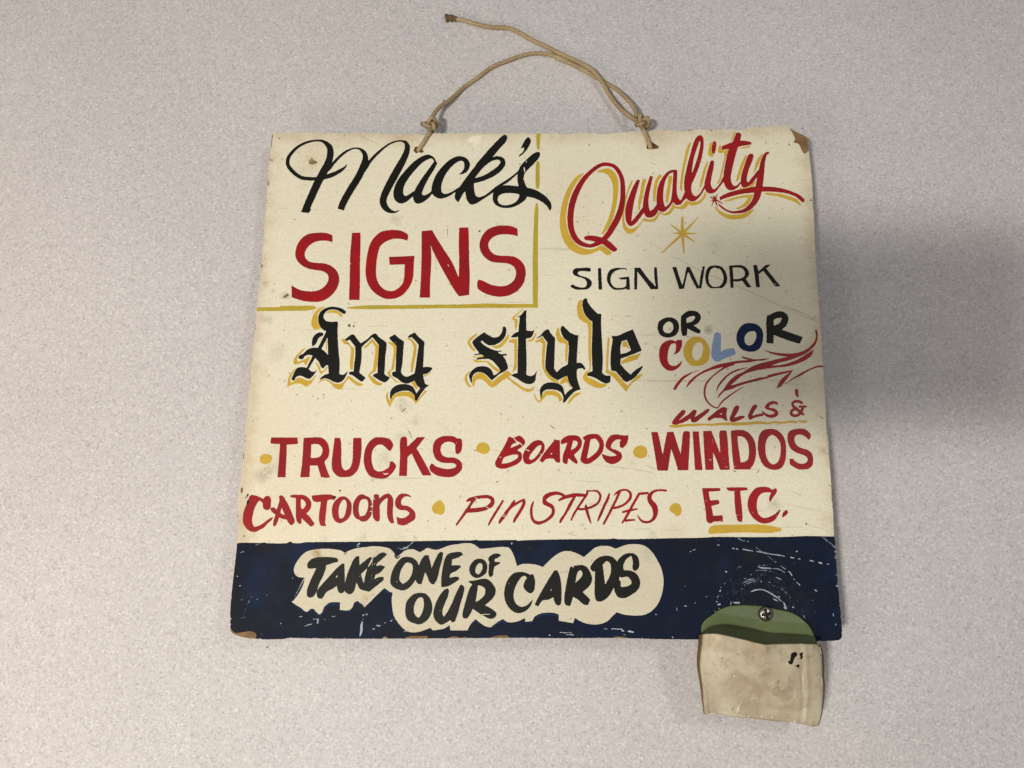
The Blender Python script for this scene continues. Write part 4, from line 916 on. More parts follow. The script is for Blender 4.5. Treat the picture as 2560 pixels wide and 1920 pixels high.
def paint(name, a, b2, rough=.4, streak=(6, 90), worn=None):
    m, nt, b = mat(name, rough, .12); v = coords(nt)
    c = ramp(nt, noise(nt, v, 38, 4, .6), [(.35, a), (.65, b2)])
    s = ramp(nt, noise(nt, coords(nt, 1, 3, 1, .4), 240, 3, .6), [(.3, g(.89)), (.7, g(1.05))])
    c = mix(nt, 1.0, c, s, 'MULTIPLY')
    vo = noise(nt, v, 330, 3, .5); wr = ramp(nt, vo, [(.725, g(0)), (.76, g(.55))])
    c = mix(nt, wr, c, worn or (.62, .45, .33))
    color(nt, b, c); bump(nt, b, noise(nt, v, 200, 3, .6), .0001, .3); return m
MATS['red'] = paint('red_lettering_enamel', (.345, .011, .013), (.25, .013, .016))
MATS['black'] = paint('black_lettering_enamel', (.008, .009, .007), (.012, .0115, .010), .5, worn=(.10, .10, .08))
MATS['gold'] = paint('mustard_lettering_enamel', (.62, .405, .045), (.56, .36, .05), worn=(.55, .34, .1))
MATS['olive'] = paint('olive_yellow_line_paint', (.50, .37, .040), (.42, .33, .045), worn=(.30, .24, .08))
MATS['blue'] = paint('dark_blue_lettering_enamel', (.006, .018, .062), (.008, .021, .068), .6, worn=(.04, .06, .12))
MATS['pale_blue'] = paint('pale_blue_lettering_enamel', (.21, .31, .50), (.24, .33, .50), worn=(.35, .42, .5))
MATS['white'] = paint('cleaner_white_paint', (.86, .80, .62), (.84, .78, .60))
def navy():
    m, nt, b = mat('navy_band_enamel', .55, .07); v = coords(nt)
    c = ramp(nt, noise(nt, v, 11, 5, .6, .6), [(.30, (.006, .012, .034)), (.50, (.007, .011, .024)), (.70, (.013, .013, .017))])
    c = mix(nt, ramp(nt, noise(nt, coords(nt, 1, 1, 1, 1.1), 22, 4, .6), [(.52, g(0)), (.72, g(.55))]), c, (.010, .026, .072))
    sc = ramp(nt, noise(nt, coords(nt, 2, 26, 1, .9), 26, 4, .7), [(.70, g(0)), (.80, g(.10))])
    c = mix(nt, sc, c, (.20, .23, .27))
    q0 = on_sign(1911, 1536); cs = N(nt, 'ShaderNodeVectorMath', operation='SUBTRACT'); nt.links.new(v, cs.inputs[0]); cs.inputs[1].default_value = (q0[0], q0[1], 0)
    sp_ = N(nt, 'ShaderNodeSeparateXYZ'); nt.links.new(cs.outputs[0], sp_.inputs[0]); ln = N(nt, 'ShaderNodeVectorMath', operation='LENGTH'); nt.links.new(cs.outputs[0], ln.inputs[0])
    at_ = N(nt, 'ShaderNodeMath', operation='ARCTAN2'); nt.links.new(sp_.outputs[1], at_.inputs[0]); nt.links.new(sp_.outputs[0], at_.inputs[1])
    cx_ = N(nt, 'ShaderNodeCombineXYZ'); nt.links.new(ln.outputs['Value'], cx_.inputs[0]); nt.links.new(at_.outputs[0], cx_.inputs[1])
    pm = N(nt, 'ShaderNodeMapping'); pm.inputs['Scale'].default_value = (1500, 5, 1); nt.links.new(cx_.outputs[0], pm.inputs[0])
    ar = ramp(nt, noise(nt, pm.outputs[0], 1, 3, .7), [(.54, g(0)), (.68, g(1))])
    ms = ramp(nt, ln.outputs['Value'], [(.010, g(0)), (.016, g(.36)), (.024, g(.2)), (.033, g(0))]); ms = mix(nt, 1.0, ms, ramp(nt, noise(nt, v, 120, 3, .6), [(.42, g(.1)), (.6, g(1.2))]), 'MULTIPLY')
    ar = mix(nt, 1.0, ar, ms, 'MULTIPLY'); c = mix(nt, ar, c, (.20, .25, .30))
    c = mix(nt, ramp(nt, noise(nt, v, 60, 4, .6), [(.5, g(0)), (.7, g(.4))]), c, (.020, .019, .017))
    sp = ramp(nt, noise(nt, v, 420, 3, .5), [(.71, g(0)), (.78, g(.4))])
    c = mix(nt, sp, c, (.16, .19, .24))
    color(nt, b, c); bump(nt, b, noise(nt, v, 180, 5, .6), .0003, .5); return m
MATS['navy'] = navy()
def fibre(name, a, b2):
    m, nt, b = mat(name, .85, .2); v = coords(nt)
    c = ramp(nt, noise(nt, v, 160, 5, .65), [(.3, a), (.7, b2)])
    color(nt, b, c); bump(nt, b, noise(nt, v, 400, 4, .7), .0012); return m
MATS['fibre'] = fibre('raw_brown_hardboard', (.16, .090, .036), (.31, .195, .095))
MATS['fibre_dark'] = fibre('torn_dark_hardboard', (.07, .032, .010), (.20, .10, .04))
MATS['stain'] = fibre('rusty_dent', (.14, .08, .035), (.40, .29, .15))
MATS['dirt'] = paint('grime', (.13, .11, .065), (.20, .17, .10), .7, worn=(.1, .09, .05))
MATS['scratch'] = paint('pencil_and_scratch_lines', (.50, .46, .32), (.62, .57, .40), .6, worn=(.7, .65, .45))
MATS['scuff'] = paint('scraped_undercoat', (.54, .59, .60), (.20, .25, .30), .6, worn=(.6, .6, .6))
def tint(name, c1, rough=.6):
    m, nt, b = mat(name, rough); b.inputs['Base Color'].default_value = (*c1, 1); return m

def table_mat():
    m, nt, b = mat('speckled_laminate', .5, .25); v = coords(nt)
    vo = N(nt, 'ShaderNodeTexVoronoi'); vo.inputs['Scale'].default_value = 820; vo.inputs['Randomness'].default_value = 1
    wn = N(nt, 'ShaderNodeTexNoise'); wn.inputs['Scale'].default_value = 1300; wn.inputs['Detail'].default_value = 2; nt.links.new(v, wn.inputs['Vector'])
    ws = N(nt, 'ShaderNodeVectorMath', operation='SCALE'); nt.links.new(wn.outputs['Color'], ws.inputs[0]); ws.inputs['Scale'].default_value = .0022
    wa = N(nt, 'ShaderNodeVectorMath', operation='ADD'); nt.links.new(v, wa.inputs[0]); nt.links.new(ws.outputs[0], wa.inputs[1]); nt.links.new(wa.outputs[0], vo.inputs['Vector'])
    sx = N(nt, 'ShaderNodeSeparateColor'); nt.links.new(vo.outputs['Color'], sx.inputs[0])
    n1 = noise(nt, v, 760, 4, .8); n3 = noise(nt, v, 300, 2, .5); n4 = noise(nt, coords(nt, 1, 1, 1, .7), 260, 2, .5)
    c = ramp(nt, sx.outputs[0], [(0, (.30, .285, .275)), (.10, (.44, .42, .405)), (.22, (.60, .568, .55)), (.78, (.70, .665, .64)), (.90, (.86, .82, .79)), (1.0, (.98, .945, .91))])
    c2 = ramp(nt, n1, [(.30, (.34, .32, .31)), (.46, (.60, .568, .55)), (.56, (.70, .665, .64)), (.70, (.93, .89, .86))])
    c = mix(nt, .45, c, c2); c = mix(nt, .14, c, (.64, .605, .585))
    c = mix(nt, ramp(nt, n3, [(.50, g(0)), (.68, g(.30))]), c, (.59, .60, .55))
    c = mix(nt, ramp(nt, n4, [(.50, g(0)), (.68, g(.30))]), c, (.66, .585, .60))
    c = mix(nt, 1.0, c, ramp(nt, noise(nt, v, 7, 3, .5), [(.3, g(.84)), (.7, g(.90))]), 'MULTIPLY')
    color(nt, b, c); bump(nt, b, n1, .0002, .35); return m
MT = table_mat()

# ---------------------------------------------------------------- mesh helpers
def link(name, verts, faces, mats, parent=None, fm=None, smooth_=False):
    me = bpy.data.meshes.new(name); me.from_pydata([tuple(v) for v in verts], [], faces)
    for m in (mats if isinstance(mats, (list, tuple)) else [mats]): me.materials.append(m)
    if fm is not None: me.polygons.foreach_set('material_index', fm)
    if smooth_: me.polygons.foreach_set('use_smooth', [True]*len(me.polygons))
    me.update(); o = bpy.data.objects.new(name, me); S.collection.objects.link(o)
    if parent: o.parent = parent
    return o
def empty(name, loc, label, cat):
    o = bpy.data.objects.new(name, None); S.collection.objects.link(o); o.location = loc; o.empty_display_size = .02
    o['label'] = label; o['category'] = cat; return o
def contour(c, x0, y0):
    """filled marching squares: plan vertices, faces (long runs merged) and rim segments"""
    ins = c >= .5; V = []; F = []; R = []; idx = {}
    def vid(x, y):
        k = (round(x, 4), round(y, 4))
        if k not in idx: idx[k] = len(V); V.append((x+x0+.5, y+y0+.5))
        return idx[k]
    a, b2, d, e = ins[:-1, :-1], ins[:-1, 1:], ins[1:, 1:], ins[1:, :-1]
    s = a.astype(int)+b2+d+e
    full = s == 4
    for y in np.nonzero(full.any(1))[0]:
        r = np.diff(np.concatenate([[0], full[y].astype(int), [0]])); st = np.nonzero(r == 1)[0]; en = np.nonzero(r == -1)[0]
        for p, q in zip(st, en):
            F.append((vid(p, y), vid(p, y+1), vid(q, y+1), vid(q, y)))
    ys, xs = np.nonzero((s > 0) & (s < 4))
    for y, x in zip(ys, xs):
        P = [(x, y), (x, y+1), (x+1, y+1), (x+1, y)]; C = [c[q[1], q[0]] for q in P]; I = [k >= .5 for k in C]
        if I[0] == I[2] and I[1] == I[3]:
            for k in range(4):
                if I[k]:
                    n1, n0 = (k+1) % 4, (k-1) % 4
                    t = (.5-C[k])/(C[n1]-C[k]); u = (.5-C[k])/(C[n0]-C[k])
                    A = (P[k][0]+(P[n1][0]-P[k][0])*t, P[k][1]+(P[n1][1]-P[k][1])*t); B = (P[k][0]+(P[n0][0]-P[k][0])*u, P[k][1]+(P[n0][1]-P[k][1])*u)
                    F.append((vid(*P[k]), vid(*A), vid(*B))); R.append((vid(*A), vid(*B)))
            continue
        poly = []; ex = None; en_ = None
        for k in range(4):
            n1 = (k+1) % 4
            if I[k]: poly.append(vid(*P[k]))
            if I[k] != I[n1]:
                t = (.5-C[k])/(C[n1]-C[k]); q = vid(P[k][0]+(P[n1][0]-P[k][0])*t, P[k][1]+(P[n1][1]-P[k][1])*t)
                poly.append(q)
                if I[k]: ex = q
                else: en_ = q
        pl = [poly[i] for i in range(len(poly)) if poly[i] != poly[i-1]]
        if len(pl) > 2: F.append(tuple(pl))
        if ex != en_: R.append((ex, en_))
    return V, F, R

# ---------------------------------------------------------------- table
TB = .9
tv = []; tf = []
def slab(x0, y0, x1, y1, z0, z1, ch=.004):
    v = [(x0, y0, z0), (x1, y0, z0), (x1, y1, z0), (x0, y1, z0), (x0, y0, z1-ch), (x1, y0, z1-ch), (x1, y1, z1-ch), (x0, y1, z1-ch),
         (x0+ch, y0+ch, z1), (x1-ch, y0+ch, z1), (x1-ch, y1-ch, z1), (x0+ch, y1-ch, z1)]
    f = [(3, 2, 1, 0), (0, 1, 5, 4), (1, 2, 6, 5), (2, 3, 7, 6), (3, 0, 4, 7), (4, 5, 9, 8), (5, 6, 10, 9), (6, 7, 11, 10), (7, 4, 8, 11), (8, 9, 10, 11)]
    return v, f
v, f = slab(-1.2, -.9, 1.2, 1.0, -.03, 0)
tab = link('table_top', v, f, MT); tab['kind'] = 'structure'

# ---------------------------------------------------------------- the sign
sign = empty('painted_sign', (0, 0, 0), 'old hand painted cream and navy signboard with red and black lettering on the laminate', 'sign')
sign.matrix_world = MB
LAY = .00005
bm, bc = raster('p '+BOARD, 'p', seed=1, rough=.45)
_pt = smooth(parse('p '+BOARD, 'p')[0][1], True, 3.0); _rn = random.Random(11); flecks = []
for _ in range(230):
    q = _pt[_rn.randrange(len(_pt))]; rr = _rn.uniform(.5, 1.5) if _rn.random() < .85 else _rn.uniform(1.5, 2.6)
    x, y = q[0]+_rn.uniform(-.6, .6), q[1]+_rn.uniform(-.6, .6)
    bm.poly([(x+rr*_rn.uniform(.6, 1.4)*math.cos(a_), y+rr*_rn.uniform(.6, 1.4)*math.sin(a_), 0, False) for a_ in np.linspace(0, 6.28, 7)[:-1]], False)
    if _rn.random() < .6: flecks.append((x, y, rr+_rn.uniform(.5, 1.3)))
bc = bm.coverage(1, .45)
V, F, R = contour(bc, bm.x0, bm.y0)
A = np.array(V); top = on_sign(A[:, 0], A[:, 1], 0.0)
# side walls go straight down; the outline is re-indexed for them
verts = [tuple(q) for q in top]; fm = [0]*len(F); nb = len(verts)
# the rim is slightly eased: painted face, then raw edge
cen = top[:, :2].mean(0)
verts += [(q[0], q[1], -BOARD_T) for q in top]
faces = list(F)
for p, q in R: faces.append((q, p, p+nb, q+nb)); fm.append(1)
for fc in F: faces.append(tuple(i+nb for i in reversed(fc))); fm.append(2)
bo = link('board', verts, faces, [MATS['cream'], MATS['fibre'], MATS['fibre']], sign, fm)
ITEMS = []
WORDS.append(('edge_flecks', None, 'fibre', 6, 'p', '\n'.join('p '+' '.join('%.2f,%.2f' % (x+rr*_rn.uniform(.5, 1.2)*math.cos(a_), y+rr*_rn.uniform(.5, 1.2)*math.sin(a_)) for a_ in np.linspace(0, 6.28, 7)[:-1]) for x, y, rr in flecks)))
for it in WORDS:
    if it[2] == 'fibre' and it[1]:      # every chip is a part of its own
        for ln in it[5].strip().split('\n'): ITEMS.append((it[0], it[1], it[2], it[3], it[4], ln))
    else: ITEMS.append(it)
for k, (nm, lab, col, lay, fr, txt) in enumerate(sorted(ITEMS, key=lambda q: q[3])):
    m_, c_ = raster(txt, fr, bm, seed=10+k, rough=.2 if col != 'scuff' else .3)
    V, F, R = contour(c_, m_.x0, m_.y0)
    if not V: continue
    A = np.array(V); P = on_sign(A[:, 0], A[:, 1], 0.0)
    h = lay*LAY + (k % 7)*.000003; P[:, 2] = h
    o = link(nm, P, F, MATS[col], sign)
    if lab: o['label'] = lab
    else: o['kind'] = 'stuff'

# ---------------------------------------------------------------- card pouch
pouch = empty('card_pouch', MB @ Vector(on_sign(1911, 1534)), 'tan leather card pouch with green back flap screwed to the lower right of the sign', 'card pouch')
pouch.rotation_euler = MB.to_euler()
bpy.context.view_layer.update()
OFF = np.array(on_sign(1911, 1534))
def zf(x, y): fr = FR['Z']; return fr[0]+x/fr[2], fr[1]+y/fr[2]
def zcurve(txt):
    return smooth([(*zf(*map(float, t.split(','))), 0, False) for t in txt.split()], False, 1.0)[:, :2]
def resample(C, n):
    d = np.concatenate([[0], np.cumsum(np.hypot(*np.diff(C, axis=0).T))]); t = np.linspace(0, d[-1], n)
    return np.stack([np.interp(t, d, C[:, 0]), np.interp(t, d, C[:, 1])], 1)
NS, NT = 100, 72
cT = resample(zcurve('172,472 260,464 350,466 470,490 600,522 720,550 830,577 900,590 960,596 1080,594 1200,590 1400,588 1590,592'), NS)
cB = resample(zcurve('205,1440 235,1442 300,1434 380,1436 500,1460 700,1478 900,1502 1100,1524 1300,1545 1420,1556 1500,1580 1590,1584'), NS)
cL = resample(zcurve('172,472 168,560 150,700 142,850 160,1000 176,1130 186,1250 205,1440'), NT)
cR = resample(zcurve('1590,592 1622,700 1640,850 1640,980 1652,1080 1650,1200 1640,1350 1622,1470 1590,1584'), NT)
s = np.linspace(0, 1, NS)[None, :, None]; t = np.linspace(0, 1, NT)[:, None, None]
G = (1-t)*cT[None]+t*cB[None]+(1-s)*cL[:, None]+s*cR[:, None]-((1-s)*(1-t)*cT[0]+s*(1-t)*cT[-1]+(1-s)*t*cB[0]+s*t*cB[-1])
s2 = s[..., 0]; t2 = t[..., 0]
rs = np.random.RandomState(3)
ZF = .0040 + .0115*(1-t2)**1.6 + (.0110*(1-t2)**1.1 + .0035*np.sin(np.pi*t2))*np.clip(np.sin(np.pi*np.clip(s2, .0, 1)), 0, 1)**.55 - .005*t2**3 + .0012*(1-t2)*np.sin(5*s2+.6)
ZF -= .0011*np.exp(-((s2-.835)/.012)**2)*np.clip(t2*2, 0, 1) - .0009*np.exp(-((s2-.87)/.02)**2)     # stitched fold
ZF -= .0008*np.exp(-((s2-.05)/.012)**2)
for _ in range(60):
    cx, cy, wx, wy, a_ = rs.rand(), rs.rand(), .015+.09*rs.rand(), .02+.12*rs.rand(), rs.randn()*.00045
    ZF += a_*np.exp(-((s2-cx)/wx)**2-((t2-cy)/wy)**2)
def grid_faces(nt, ns): return [(j*ns+i, (j+1)*ns+i, (j+1)*ns+i+1, j*ns+i+1) for j in range(nt-1) for i in range(ns-1)]
def grid_pts(G, Z):
    P = np.zeros((*Z.shape, 3))
    for j in range(Z.shape[0]):
        for i in range(Z.shape[1]): P[j, i] = on_sign(G[j, i, 0], G[j, i, 1], Z[j, i])
    return P
def leather():
    m, nt, b = mat('worn_tan_leather', .85, .1); v = coords(nt)
    c = ramp(nt, noise(nt, v, 42, 5, .6, .5), [(.30, (.37, .29, .185)), (.5, (.47, .405, .28)), (.68, (.58, .53, .39))])
    c = mix(nt, ramp(nt, noise(nt, v, 16, 3, .5), [(.5, g(0)), (.7, g(.5))]), c, (.37, .275, .175))
    c = mix(nt, ramp(nt, noise(nt, coords(nt, 1, .25, 1, .1), 130, 4, .7), [(.60, g(0)), (.74, g(.5))]), c, (.68, .62, .45))
    c = mix(nt, ramp(nt, noise(nt, v, 300, 3, .5), [(.66, g(0)), (.74, g(.6))]), c, (.22, .15, .09))
    c = mix(nt, ramp(nt, noise(nt, v, 150, 5, .7, .8), [(.52, g(0)), (.66, g(.45))]), c, (.28, .20, .12))
    color(nt, b, c); bump(nt, b, noise(nt, v, 130, 5, .65, .4), .0010, .6); return m
ML_ = leather()
P = grid_pts(G, ZF) - OFF
fp = link('front_panel', P.reshape(-1, 3), grid_faces(NT, NS), ML_, pouch, smooth_=True)
md = fp.modifiers.new('thickness', 'SOLIDIFY'); md.thickness = .0011; md.offset = -1
ZB = np.full_like(ZF, -.0022); ZB[:, :] = np.where(np.broadcast_to(G[..., 1], ZF.shape) < 1612, .0013, -.0022) + .0*ZF
# side gussets: from the rim of the front panel back and outwards
def gusset(curve, z0, off, name):
    n = len(curve); Vv = []; Ff = []
    K = 7
    for j in range(n):
        tt = j/(n-1)
        for k in range(K):
            q = k/(K-1); bul = math.sin(math.pi*q)
            u = curve[j, 0] + off[j]*(q**.8); vv = curve[j, 1]; h = (z0[j]-.0004)*(1-q) + (-.003)*q
            Vv.append(on_sign(u, vv, h) - OFF)
    for j in range(n-1):
        for k in range(K-1): Ff.append((j*K+k, (j+1)*K+k, (j+1)*K+k+1, j*K+k+1))
    return link(name, Vv, Ff, MGU, pouch, smooth_=True)
MGU = fibre('brown_leather_edge', (.13, .075, .03), (.26, .165, .08))
jj = np.linspace(0, 1, NT)
gl = gusset(cL, ZF[:, 0], -(7.0*np.clip(1.05-jj*.9, 0, 1)+2.0), 'side_gusset'); gl['label'] = 'left brown edge of the pouch'
gr = gusset(cR, ZF[:, -1], 5.0*np.clip(1.1-jj*1.1, 0, 1)+1.0, 'side_gusset'); gr['label'] = 'right brown edge of the pouch'
gb_c = cB[::2]; Vv = []; Ff = []
for j in range(len(gb_c)):
    for k in range(5):
        q = k/4; h = (ZF[-1, min(NS-1, j*2)]-.0003)*(1-q) + (-.003)*q
        Vv.append(on_sign(gb_c[j, 0], gb_c[j, 1]+1.6*math.sin(math.pi*q*.7), h) - OFF)
for j in range(len(gb_c)-1):
    for k in range(4): Ff.append((j*5+k, j*5+k+1, (j+1)*5+k+1, (j+1)*5+k))
link('bottom_seam', Vv, Ff, ML_, pouch, smooth_=True)
# back panel hanging below the board edge, closing the pouch
Gb = G.copy(); rows = [j for j in range(NT)]
Pb = []; 
for j in range(NT):
    for i in range(NS):
        u, vv = G[j, i]; Pb.append(on_sign(u, max(vv, 1607.0) if j < NT-1 else vv, -.003) - OFF)
link('back_panel', Pb, grid_faces(NT, NS), MGU, pouch)
# green flap: flat under the screw, then swelling forward behind the pocket mouth
def green():
    m, nt, b = mat('green_coated_leather', .38); v = coords(nt)
    c = ramp(nt, noise(nt, v, 30, 4, .6), [(.3, (.100, .125, .052)), (.7, (.138, .168, .074))])
    c = mix(nt, ramp(nt, noise(nt, v, 380, 3, .5), [(.70, g(0)), (.76, g(.5))]), c, (.42, .46, .30))
    color(nt, b, c); bump(nt, b, noise(nt, v, 160, 4, .6), .0003, .5); return m
MG = green()
NA, NBR = 90, 46
arc = resample(zcurve('165,470 160,400 165,365 185,322 230,275 280,240 330,203 380,165 440,140 500,121 600,112 700,108 800,114 900,121 1000,142 1100,162 1220,185 1290,212 1350,245 1405,290 1450,332 1500,400 1540,490 1575,570 1583,600'), NA)
mouth = resample(zcurve('168,500 350,510 600,560 830,615 960,632 1200,628 1400,626 1583,632'), NA)
Vv = []; flap_px = []
for j in range(NBR):
    q = j/(NBR-1)
    for i in range(NA):
        u = arc[i, 0]*(1-q)+mouth[i, 0]*q; v_ = arc[i, 1]*(1-q)+mouth[i, 1]*q
        x = (u-1720)*4.878; y = (v_-1490)*4.878
        line_ = np.interp(x, [160, 380, 600, 900, 1200, 1500], [230, 212, 252, 300, 330, 340]); cr = (y-line_)/4.878
        z = .0030 - .0004*np.clip(-cr/10, 0, 3) - .0011*np.clip(cr/26, 0, 1.2)
        if q == 0: z -= .0006
        Vv.append(on_sign(u, v_, z) - OFF)
Ff = grid_faces(NBR, NA); fmm = [0]*len(Ff); n0 = len(Vv)
rim = [i for i in range(NA)]
for i in rim:
    b_ = Vv[i]; Vv.append((b_[0], b_[1]+.0001, b_[2]-.0016))
for i in range(NA-1): Ff.append((i, i+1, n0+i+1, n0+i)); fmm.append(1)
gfl = link('back_flap', Vv, Ff, [MG, tint('dark_cut_edge', (.02, .022, .012))], pouch, fmm, smooth_=False); gfl['label'] = 'green rounded back flap with a crease under the screw'
for p_ in gfl.data.polygons: p_.use_smooth = p_.material_index == 0
# hidden lower inside of the flap runs on behind the pocket mouth
Vv = []; Ff = []
for j in range(6):
    for i in range(30):
        u = 1754+ (2042-1754)*i/29; vv = np.interp(i/29, [0, .5, 1], [1603, 1611, 1619])+j*3.4
        Vv.append(on_sign(u, vv, .0018-.0006*j) - OFF)
link('inner_lining', Vv, grid_faces(6, 30), MG, pouch, smooth_=True)
# black paint blots and a water stain on the leather
def zfront(u, v_):
    i = np.argmin(((G-np.array([u, v_]))**2).sum(-1)); return ZF.reshape(-1)[i]
WEAR = '''s 560,955,10 570,990,24 555,1000,8
s 385,885,8 410,860,14 430,840,8
s 1400,930,8 1405,1000,26 1400,1080,30 1398,1180,24 1392,1200,10
s 1420,1225,8 1425,1350,14 1425,1430,30 1418,1490,32 1422,1545,14
s 590,1425,10 605,1395,28 620,1340,12 650,1300,6
s 235,1440,8 300,1432,10 375,1442,6
s 895,1460,16 905,1480,26
s 1015,1480,14 1040,1470,20
s 1225,1505,14 1240,1512,14
s 1285,1525,16 1320,1530,14
s 1400,975,5 1480,970,6 1560,985,5 1625,992,6
s 1628,990,6 1632,1080,7 1625,1120,4
s 1600,610,8 1618,680,10 1628,800,6
s 176,480,5 175,560,6 165,640,4
s 520,1450,6 640,1462,12 760,1478,6
s 800,920,4 840,990,7 835,1010,3
s 1420,860,6 1435,880,10
s 650,780,3 670,860,6
s 240,640,4 250,760,10 240,900,5
s 1120,1530,5 1380,1550,7'''
ML2 = paint('scuffed_pale_leather', (.76, .70, .54), (.58, .51, .36), .6, worn=(.5, .4, .25))
for nm, txt, mt, dz in (('scuffed_crease', WEAR, ML2, .00025), ('paint_blot', 'p 1300,682 1330,700 1325,730 1300,760 1285,800 1270,830 1245,835 1225,815 1222,792 1245,790 1250,750 1255,710 1275,690\np 1360,700! 1385,690 1415,695! 1395,712 1400,740 1385,770 1365,765 1378,740 1362,725\np 1308,848! 1335,840 1355,828! 1360,850 1345,882 1325,862', MATS['black'], .00035),
                        ('water_stain', 'p 1025,1150 1050,1118 1090,1108 1115,1120 1120,1145 1150,1160 1190,1125 1240,1112 1272,1135 1262,1165 1220,1180 1180,1195 1215,1215 1262,1225 1240,1258 1185,1285 1140,1275 1110,1240 1060,1220 1030,1190\nh 1060,1150 1090,1140 1095,1165 1070,1175\ns 1300,1250,6 1290,1300,8 1250,1340,7 1190,1362,5 1140,1350,4', None, .0003)):
    mm, cc = raster(txt, 'Z', seed=8, rough=.5); Vm, Fm, Rm = contour(cc, mm.x0, mm.y0)
    if mt is None: mt = paint('brown_water_stain', (.36, .28, .18), (.46, .375, .25), .6, worn=(.4, .3, .18))
    Pm = np.array([on_sign(u, q, zfront(u, q)+dz) for u, q in Vm]) - OFF
    o = link(nm, Pm, Fm, mt, pouch)
    o['label'] = {'paint_blot': 'black paint blots on the tan leather', 'water_stain': 'brown ring stain on the tan leather', 'scuffed_crease': 'pale worn creases in the tan leather'}[nm]
    if nm == 'scuffed_crease': o['kind'] = 'stuff'
# screw with washer
def metal():
    m, nt, b = mat('aged_nickel', .32, .5, 1.0); v = coords(nt)
    c = ramp(nt, noise(nt, v, 900, 4, .6), [(.35, (.26, .23, .18)), (.65, (.66, .64, .58))]); color(nt, b, c)
    bump(nt, b, noise(nt, v, 1500, 3, .6), .0002, .6); return m
MM = metal()
def lathe(prof, n=48, recess=False):
    Vv = []; Ff = []
    for r, z in prof:
        for k in range(n):
            a_ = 2*math.pi*k/n+.12; x, y = r*math.cos(a_), r*math.sin(a_); zz = z
            if recess:
                xx = x*math.cos(.2)+y*math.sin(.2); yy = -x*math.sin(.2)+y*math.cos(.2)
                if (abs(xx) < .00085 and abs(yy) < .0031) or (abs(yy) < .00085 and abs(xx) < .0031): zz = z-.0018
            Vv.append((x, y, zz))
    for j in range(len(prof)-1):
        for k in range(n): Ff.append((j*n+k, (j+1)*n+k, (j+1)*n+(k+1) % n, j*n+(k+1) % n))
    Ff.append(tuple(range(n)))
    return Vv, Ff
hz = .0032
Vv, Ff = lathe([(.00001+.0040*k/26, hz+.0005+.0013*math.sqrt(max(0, 1-(k/26)**2))) for k in range(27)] + [(.0040, hz-.0002)], 72, True)
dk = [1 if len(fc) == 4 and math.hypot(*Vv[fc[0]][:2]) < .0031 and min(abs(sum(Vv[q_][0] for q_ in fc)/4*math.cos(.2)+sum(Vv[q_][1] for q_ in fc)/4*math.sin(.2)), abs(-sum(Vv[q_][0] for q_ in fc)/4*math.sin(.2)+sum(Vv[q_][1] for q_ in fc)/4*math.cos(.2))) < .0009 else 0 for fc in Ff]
sc = link('screw', Vv, Ff, [MM, tint('recess_shade', (.03, .022, .014), .6)], pouch, dk, smooth_=False); sc['label'] = 'cross-slotted dome screw with washer'  # recess faces coloured dark for the shade inside the cross slot
Vv, Ff = lathe([(.0030, hz+.0009), (.0042, hz+.0008), (.0045, hz+.0005), (.0046, hz-.0001), (.0046, hz-.0006)])
Ff = Ff[:-1]; link('washer', Vv, Ff, tint('dark_tarnished_washer', (.05, .038, .025), .5), pouch)

# ---------------------------------------------------------------- cord
cord = empty('hanging_cord', on_table(1300, 160, 0), 'tan braided cord knotted through two holes at the top of the sign', 'cord')
bpy.context.view_layer.update(); CO = cord.location.copy()
def cord_mat(name, a, b2):
    m, nt, b = mat(name, .8, .2); v = coords(nt)
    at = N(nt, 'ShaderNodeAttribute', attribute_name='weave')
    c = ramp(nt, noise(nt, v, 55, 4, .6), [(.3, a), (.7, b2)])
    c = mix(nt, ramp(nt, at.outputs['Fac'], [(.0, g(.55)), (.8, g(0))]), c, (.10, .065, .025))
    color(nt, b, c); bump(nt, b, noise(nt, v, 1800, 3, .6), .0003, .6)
    return m
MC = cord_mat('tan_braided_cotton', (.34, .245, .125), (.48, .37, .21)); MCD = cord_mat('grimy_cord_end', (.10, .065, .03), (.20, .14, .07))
def spline3(pts, step=.0005):
    P = np.array(pts, float); Q = []
    for i in range(len(P)-1):
        p0 = P[max(i-1, 0)]; p1, p2 = P[i], P[i+1]; p3 = P[min(i+2, len(P)-1)]
        k = max(2, int(np.linalg.norm(p2-p1)/step))
        for t_ in np.linspace(0, 1, k, endpoint=False):
            Q.append(.5*((2*p1)+(-p0+p2)*t_+(2*p0-5*p1+4*p2-p3)*t_**2+(-p0+3*p1-3*p2+p3)*t_**3))
    Q.append(P[-1]); return np.array(Q)
